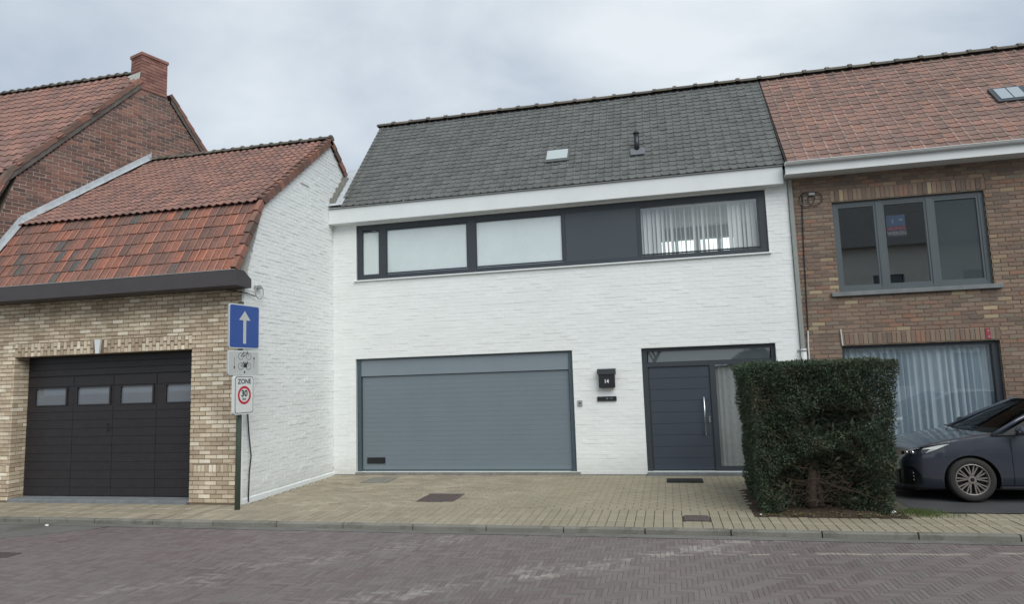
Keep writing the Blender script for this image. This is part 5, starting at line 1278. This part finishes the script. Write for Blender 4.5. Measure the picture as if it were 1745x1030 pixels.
WXS = (0.775, 3.14); WR = 0.293
cut = G()
for wx_ in WXS:
    for sy in (-1, 1): cut.tube([(wx_, sy*0.60, 0.275), (wx_, sy*0.95, 0.275)], WR+0.045, 36)
cutter = cut.build('cutter', M_TRIM, None, local=True); cutter.location = car.location
bpy.context.view_layer.update()
md = body.modifiers.new('b', 'BOOLEAN'); md.operation = 'DIFFERENCE'; md.object = cutter; md.solver = 'EXACT'; md.use_self = True
try: md.material_mode = 'TRANSFER'
except Exception: pass
bpy.context.view_layer.update()
me2 = bpy.data.meshes.new_from_object(body.evaluated_get(bpy.context.evaluated_depsgraph_get()))
body.modifiers.clear()
if len(me2.polygons) > 100:
    body.data = me2
    me2.polygons.foreach_set('use_smooth', np.ones(len(me2.polygons), dtype=bool))
    if hasattr(me2, 'set_sharp_from_angle'): me2.set_sharp_from_angle(angle=math.radians(32))
bpy.data.objects.remove(cutter)
# greenhouse: roof, pillars, glass
def cgreen(pts_): return pts_
wb_, wt_ = 0.745, 0.555
prof_b = [(0.98, 0.90), (1.86, 1.315)]      # windscreen base / top on centre line
def mir(name, V, F, mat, smooth=False):
    G().add(V, F).build(name, mat, car, local=True, smooth=smooth)
    G().add([(x, -y, z) for x, y, z in V], [tuple(reversed(f_)) for f_ in F]).build(name, mat, car, local=True, smooth=smooth)
n_ = 8; V = []
for k in range(n_+1):
    f_ = k/n_*2-1; V.append((0.93+0.20*f_*f_, f_*0.70, 0.905-0.035*f_*f_)); V.append((1.82+0.10*f_*f_, f_*0.535, 1.315-0.025*f_*f_))
G().add(V, [(2*k, 2*k+1, 2*k+3, 2*k+2) for k in range(n_)]).build('windscreen', M_GLASSD, car, local=True, smooth=True)
V = []; nr = 10
rx = [1.80, 2.0, 2.3, 2.7, 3.1, 3.4, 3.52]; rz_ = [1.315, 1.345, 1.36, 1.355, 1.32, 1.265, 1.235]
for x, z in zip(rx, rz_):
    for k in range(nr+1): f_ = k/nr*2-1; V.append((x+(0.10*f_*f_ if x < 1.9 else 0), f_*0.58, z-0.045*abs(f_)**2.5))
G().add(V, [(i*(nr+1)+k, i*(nr+1)+k+1, (i+1)*(nr+1)+k+1, (i+1)*(nr+1)+k) for i in range(len(rx)-1) for k in range(nr)]).build('roof', M_PAINT, car, local=True, smooth=True)
for sd in (-1, 1):
    G().tube([(1.08, sd*0.735, 0.865), (1.45, sd*0.665, 1.07), (1.93, sd*0.570, 1.285), (2.3, sd*0.565, 1.315), (2.9, sd*0.575, 1.295), (3.4, sd*0.60, 1.215), (3.66, sd*0.66, 0.92)], [0.03, 0.028, 0.028, 0.024, 0.024, 0.03, 0.05], 8).build('pillar', M_PAINT, car, local=True, smooth=True)
    for bt_, tp_ in (([(1.20, .742, .878), (1.50, .750, .884), (1.80, .756, .890), (2.10, .758, .895)], [(1.21, .738, .886), (1.56, .668, 1.075), (1.94, .602, 1.255), (2.16, .594, 1.285)]),
                     ([(2.16, .758, .897), (2.60, .756, .903), (3.00, .748, .908), (3.42, .725, .915)], [(2.22, .594, 1.287), (2.62, .600, 1.288), (3.00, .608, 1.262), (3.34, .634, 1.180)])):
        V = [(x, sd*y, z) for x, y, z in bt_]+[(x, sd*y, z) for x, y, z in tp_]+[(x, sd*(y-0.006), z) for x, y, z in bt_]+[(x, sd*(y-0.006), z) for x, y, z in tp_]
        F = [(k, k+1, k+5, k+4) for k in range(3)]+[(k+8, k+12, k+13, k+9) for k in range(3)]
        G().add(V, F).build('side_glass', M_SIDEG, car, local=True, smooth=True)
    G().tube([(2.12, sd*0.765, 0.89), (2.2, sd*0.595, 1.295)], 0.028, 6).build('door_pillar', M_TRIM, car, local=True)
    G().tube([(1.12, sd*0.765, 0.868), (2.0, sd*0.777, 0.888), (3.45, sd*0.745, 0.912)], 0.009, 6).build('window_trim', M_TRIM, car, local=True)
    # mirror
    mg = G(); mg.box(1.30, 1.44, sd*0.93-0.09, sd*0.93+0.09, 0.885, 1.0, bev=0.035); mg.build('mirror', M_TRIM if sd > 0 else M_PAINT, car, local=True, smooth=True)
    G().tube([(1.37, sd*0.76, 0.89), (1.37, sd*0.87, 0.92)], 0.02, 8).build('mirror_arm', M_TRIM, car, local=True)
    G().box(1.292, 1.31, sd*0.94-0.055, sd*0.94+0.06, 0.925, 0.945).build('mirror_indicator', M_CHROME, car, local=True)
    # door seams and sill strip
    q = G(); yb = sd*0.8015
    q.box(1.262, 1.268, min(yb, yb-sd*0.006), max(yb, yb-sd*0.006), 0.23, 0.83); q.build('door_gap', M_TRIM, car, local=True)
    q = G(); q.box(1.10, 2.80, min(sd*0.795, sd*0.812), max(sd*0.795, sd*0.812), 0.165, 0.20, bev=0.005); q.build('sill_strip', M_TRIM, car, local=True)
    q = G(); q.box(1.95, 2.12, min(sd*0.80, sd*0.825), max(sd*0.80, sd*0.825), 0.72, 0.745, bev=0.008); q.build('door_handle', M_PAINT, car, local=True)
    # headlamp: reflector bowl, lens, chrome strip wrapping the corner
    hp = [(0.045, 0.45, 0.575), (0.085, 0.60, 0.590), (0.215, 0.735, 0.620), (0.36, 0.776, 0.685), (0.56, 0.795, 0.775), (0.40, 0.775, 0.752), (0.20, 0.715, 0.712), (0.10, 0.60, 0.672), (0.045, 0.45, 0.635)]
    o_ = 0.008
    G().add([(x-o_, sd*(y+o_), z) for x, y, z in hp], [tuple(range(9)) if sd > 0 else tuple(reversed(range(9)))]).build('headlight', M_TRIM, car, local=True)
    q = G(); q.add([(0.24, sd*0.765, 0.640), (0.37, sd*0.800, 0.694), (0.53, sd*0.810, 0.768), (0.40, sd*0.800, 0.748), (0.22, sd*0.760, 0.706), (0.21, sd*0.755, 0.69), (0.30, sd*0.785, 0.70)], [(0, 1, 2, 3, 4, 5, 6)]); q.add([(0.10-0.018, sd*0.612, 0.655), (0.21-0.018, sd*0.742, 0.702), (0.19-0.018, sd*0.728, 0.712), (0.095-0.018, sd*0.60, 0.668)], [(0, 1, 2, 3)])
    q.build('running_light', M_SWHITE, car, local=True)
    q = G()
    for (x, y, z, r_) in ((0.125, 0.655, 0.640, 0.028), (0.085, 0.55, 0.630, 0.028)):
        q.tube([(x+0.01, sd*y, z), (x-0.022, sd*(y+0.008), z), (x-0.03, sd*(y+0.01), z)], [r_, r_, r_*0.6], 14)
    q.build('lamp_bowl', M_CHROME, car, local=True, smooth=True)
    # fog light recess
    G().add([(0.022, sd*0.54, 0.20), (0.10, sd*0.675, 0.205), (0.19, sd*0.735, 0.23), (0.17, sd*0.73, 0.36), (0.10, sd*0.68, 0.45), (0.022, sd*0.56, 0.44)], [(0, 1, 2, 3, 4, 5)]).build('fog_recess', M_TRIM, car, local=True)
    q = G()
    for k in range(3): q.box(0.09, 0.10, min(sd*0.66, sd*0.685), max(sd*0.66, sd*0.685), 0.27+k*0.045, 0.285+k*0.045)
    q.build('fog_light', M_CHROME, car, local=True)
gr_ = G(); gr_.box(-0.012, 0.03, -0.36, 0.36, 0.485, 0.545); gr_.box(-0.012, 0.05, -0.42, 0.42, 0.19, 0.38); gr_.build('grille', M_TRIM, car, local=True)
G().box(-0.018, -0.010, -0.24, 0.24, 0.395, 0.475).build('number_plate', M_SWHITE, car, local=True)
q = G(); q.tube([(0.93, -0.55, 0.915), (0.90, -0.25, 0.93), (0.96, 0.1, 0.935)], 0.008, 6); q.tube([(0.92, -0.02, 0.925), (0.89, 0.3, 0.93), (0.98, 0.5, 0.92)], 0.008, 6); q.build('wiper', M_TRIM, car, local=True)
G().box(1.05, 3.4, -0.68, 0.68, 0.60, 0.80).build('interior', M_TRIM, car, local=True)
G().box(0.15, 3.65, -0.62, 0.62, 0.13, 0.16).build('underbody', M_TRIM, car, local=True)
G().box(1.85, 2.05, -0.55, -0.15, 0.8, 1.18, bev=0.05).box(1.85, 2.05, 0.15, 0.55, 0.8, 1.18, bev=0.05).build('seat', M_TRIM, car, local=True)
# wheels
def wheel(wx_, sd):
    wo = bpy.data.objects.new('wheel', None); COL.objects.link(wo); wo.parent = car; wo.location = (wx_, sd*0.70, 0.288); WOFF[wo.name] = Vector((0, 0, 0))
    prof = [(0.205, 0.085), (0.215, 0.092), (0.26, 0.095), (0.283, 0.083), (WR-0.003, 0.06), (WR-0.001, 0.0), (WR-0.003, -0.06), (0.283, -0.083), (0.26, -0.09), (0.20, -0.09)]
    n2 = 40; V = []; F = []
    for i in range(n2):
        a_ = 2*PI*i/n2
        for r_, y in prof: V.append((r_*math.cos(a_), sd*y, r_*math.sin(a_)))
    k_ = len(prof)
    for i in range(n2):
        for j in range(k_-1): p, q = i*k_+j, ((i+1) % n2)*k_+j; F.append((p, q, q+1, p+1))
    G().add(V, F).build('tyre', M_RUBBER, wo, local=True, smooth=True)
    rg = G(); V = []; F = []; prof2 = [(0.207, 0.086), (0.200, 0.090), (0.192, 0.082), (0.188, 0.02), (0.185, -0.08)]; k_ = len(prof2)
    for i in range(n2):
        a_ = 2*PI*i/n2
        for r_, y in prof2: V.append((r_*math.cos(a_), sd*y, r_*math.sin(a_)))
    for i in range(n2):
        for j in range(k_-1): p, q = i*k_+j, ((i+1) % n2)*k_+j; F.append((p, q, q+1, p+1))
    rg.add(V, F)
    for s5 in range(5):      # five groups of double Y spokes
        for da in (-0.30, -0.13, 0.13, 0.30):
            a_ = 2*PI*s5/5+PI/2; ai = a_+da*0.55; ao = a_+da*1.45; w2 = 0.0085
            pi_ = np.array([0.045*math.cos(ai), 0.045*math.sin(ai)]); po = np.array([0.198*math.cos(ao), 0.198*math.sin(ao)]); dd = po-pi_; dd /= np.linalg.norm(dd); pp = np.array([-dd[1], dd[0]])*w2
            c4 = [pi_+pp*0.8, po+pp, po-pp, pi_-pp*0.8]
            rg.prism([(q_[0], sd*0.072, q_[1]) for q_ in c4], (0, -sd*0.025, 0))
    rg.tube([(0, sd*0.02, 0), (0, sd*0.074, 0)], 0.052, 16); rg.build('rim', M_RIM, wo, local=True)
    G().tube([(0, sd*0.0741, 0), (0, sd*0.078, 0)], 0.025, 16).build('hub_cap', M_TRIM, wo, local=True)
    G().tube([(0, sd*0.0, 0), (0, sd*0.02, 0)], 0.186, 24).build('brake_disc', M_TRIM, wo, local=True)
for wx_ in WXS:
    for sd in (-1, 1): wheel(wx_, sd)

# ================================================================== ACROSS THE STREET (seen mirrored in the panes)
G().quad((-60, -40, -0.10), (70, -40, -0.10), (70, -9.6, -0.10), (-60, -9.6, -0.10)).build('far_pavement', M_GUT, kind='structure')
oh = empty('opposite_house', (19, -18, -0.1), 'pale rendered house across the street mirrored in the upper brick house window', 'house')
M_REND = m_plain('pale_render', (214, 214, 204), 0.9, 0.2, var=0.1)
holes = [(2.2, 3.4, 4.3, 5.6), (5.4, 6.6, 4.3, 5.6), (8.8, 10, 4.3, 5.6), (2.2, 4.0, 0.9, 2.3), (6.2, 7.3, 0.0, 2.2), (8.8, 10.4, 0.9, 2.3)]
wall_sheet((25.5, -18, 0), (-1, 0, 0), (0, 1, 0), 12.5, -0.1, 6.9, holes, 0.3).build('wall', M_REND, oh)
G().box(13.0, 25.5, -26, -18.31, -0.1, 6.9).build('body', M_REND, oh)
for (a0, a1, z0_, z1_) in holes:
    G().box(25.5-a1, 25.5-a0, -18.2, -18.15, z0_, z1_).build('window', M_SCREEN, oh)
G().add([(12.7, -17.6, 6.8), (25.8, -17.6, 6.8), (25.8, -22, 11.2), (12.7, -22, 11.2), (12.7, -26.4, 6.8), (25.8, -26.4, 6.8)], [(0, 1, 2, 3), (3, 2, 5, 4), (0, 3, 4), (1, 5, 2)]).build('roof', M_DTILE, oh)
bt = empty('bare_tree', (5.9, -21, -0.1), 'bare winter tree across the street mirrored over the front door', 'tree')
tg = G(); Rt = random.Random(12)
def grow(p, d, l_, r_, n):
    q = p+d*l_; tg.tube([p, (p+q)/2+Vector((Rt.uniform(-.05, .05), Rt.uniform(-.05, .05), 0))*l_, q], [r_, r_*0.85, r_*0.7], 5, cap=False)
    if n == 0: return
    for k in range(3 if n > 2 else 2):
        nd = (d+Vector((Rt.uniform(-.7, .7), Rt.uniform(-.7, .7), Rt.uniform(-.1, .5)))).normalized(); grow(q, nd, l_*Rt.uniform(.62, .85), r_*0.62, n-1)
grow(Vector((5.9, -21, -0.1)), Vector((0, 0, 1)), 1.5, 0.14, 6)
tg.build('trunk_and_branches', M_BARK, bt)
bs = empty('round_bush', (10.6, -18.5, -0.1), 'dark round bush across the street mirrored over the front door', 'bush')
nn_ = 9000; dv = rng.normal(0, 1, (nn_, 3)); dv /= np.linalg.norm(dv, axis=1)[:, None]; rad = rng.uniform(0.55, 1.0, nn_)[:, None]**0.5
pc = dv*rad*np.array([1.3, 1.1, 1.3])+np.array([0, 0, 1.45])
V, F = leaves_np(pc, dv, 0.16, 9); link('foliage', mesh_np('foliage', V, F, M_YEW), bs, kind='stuff')
G().tube([(10.6, -18.5, -0.1), (10.6, -18.5, 1.2)], [0.09, 0.05], 8).build('trunk', M_BARK, bs)
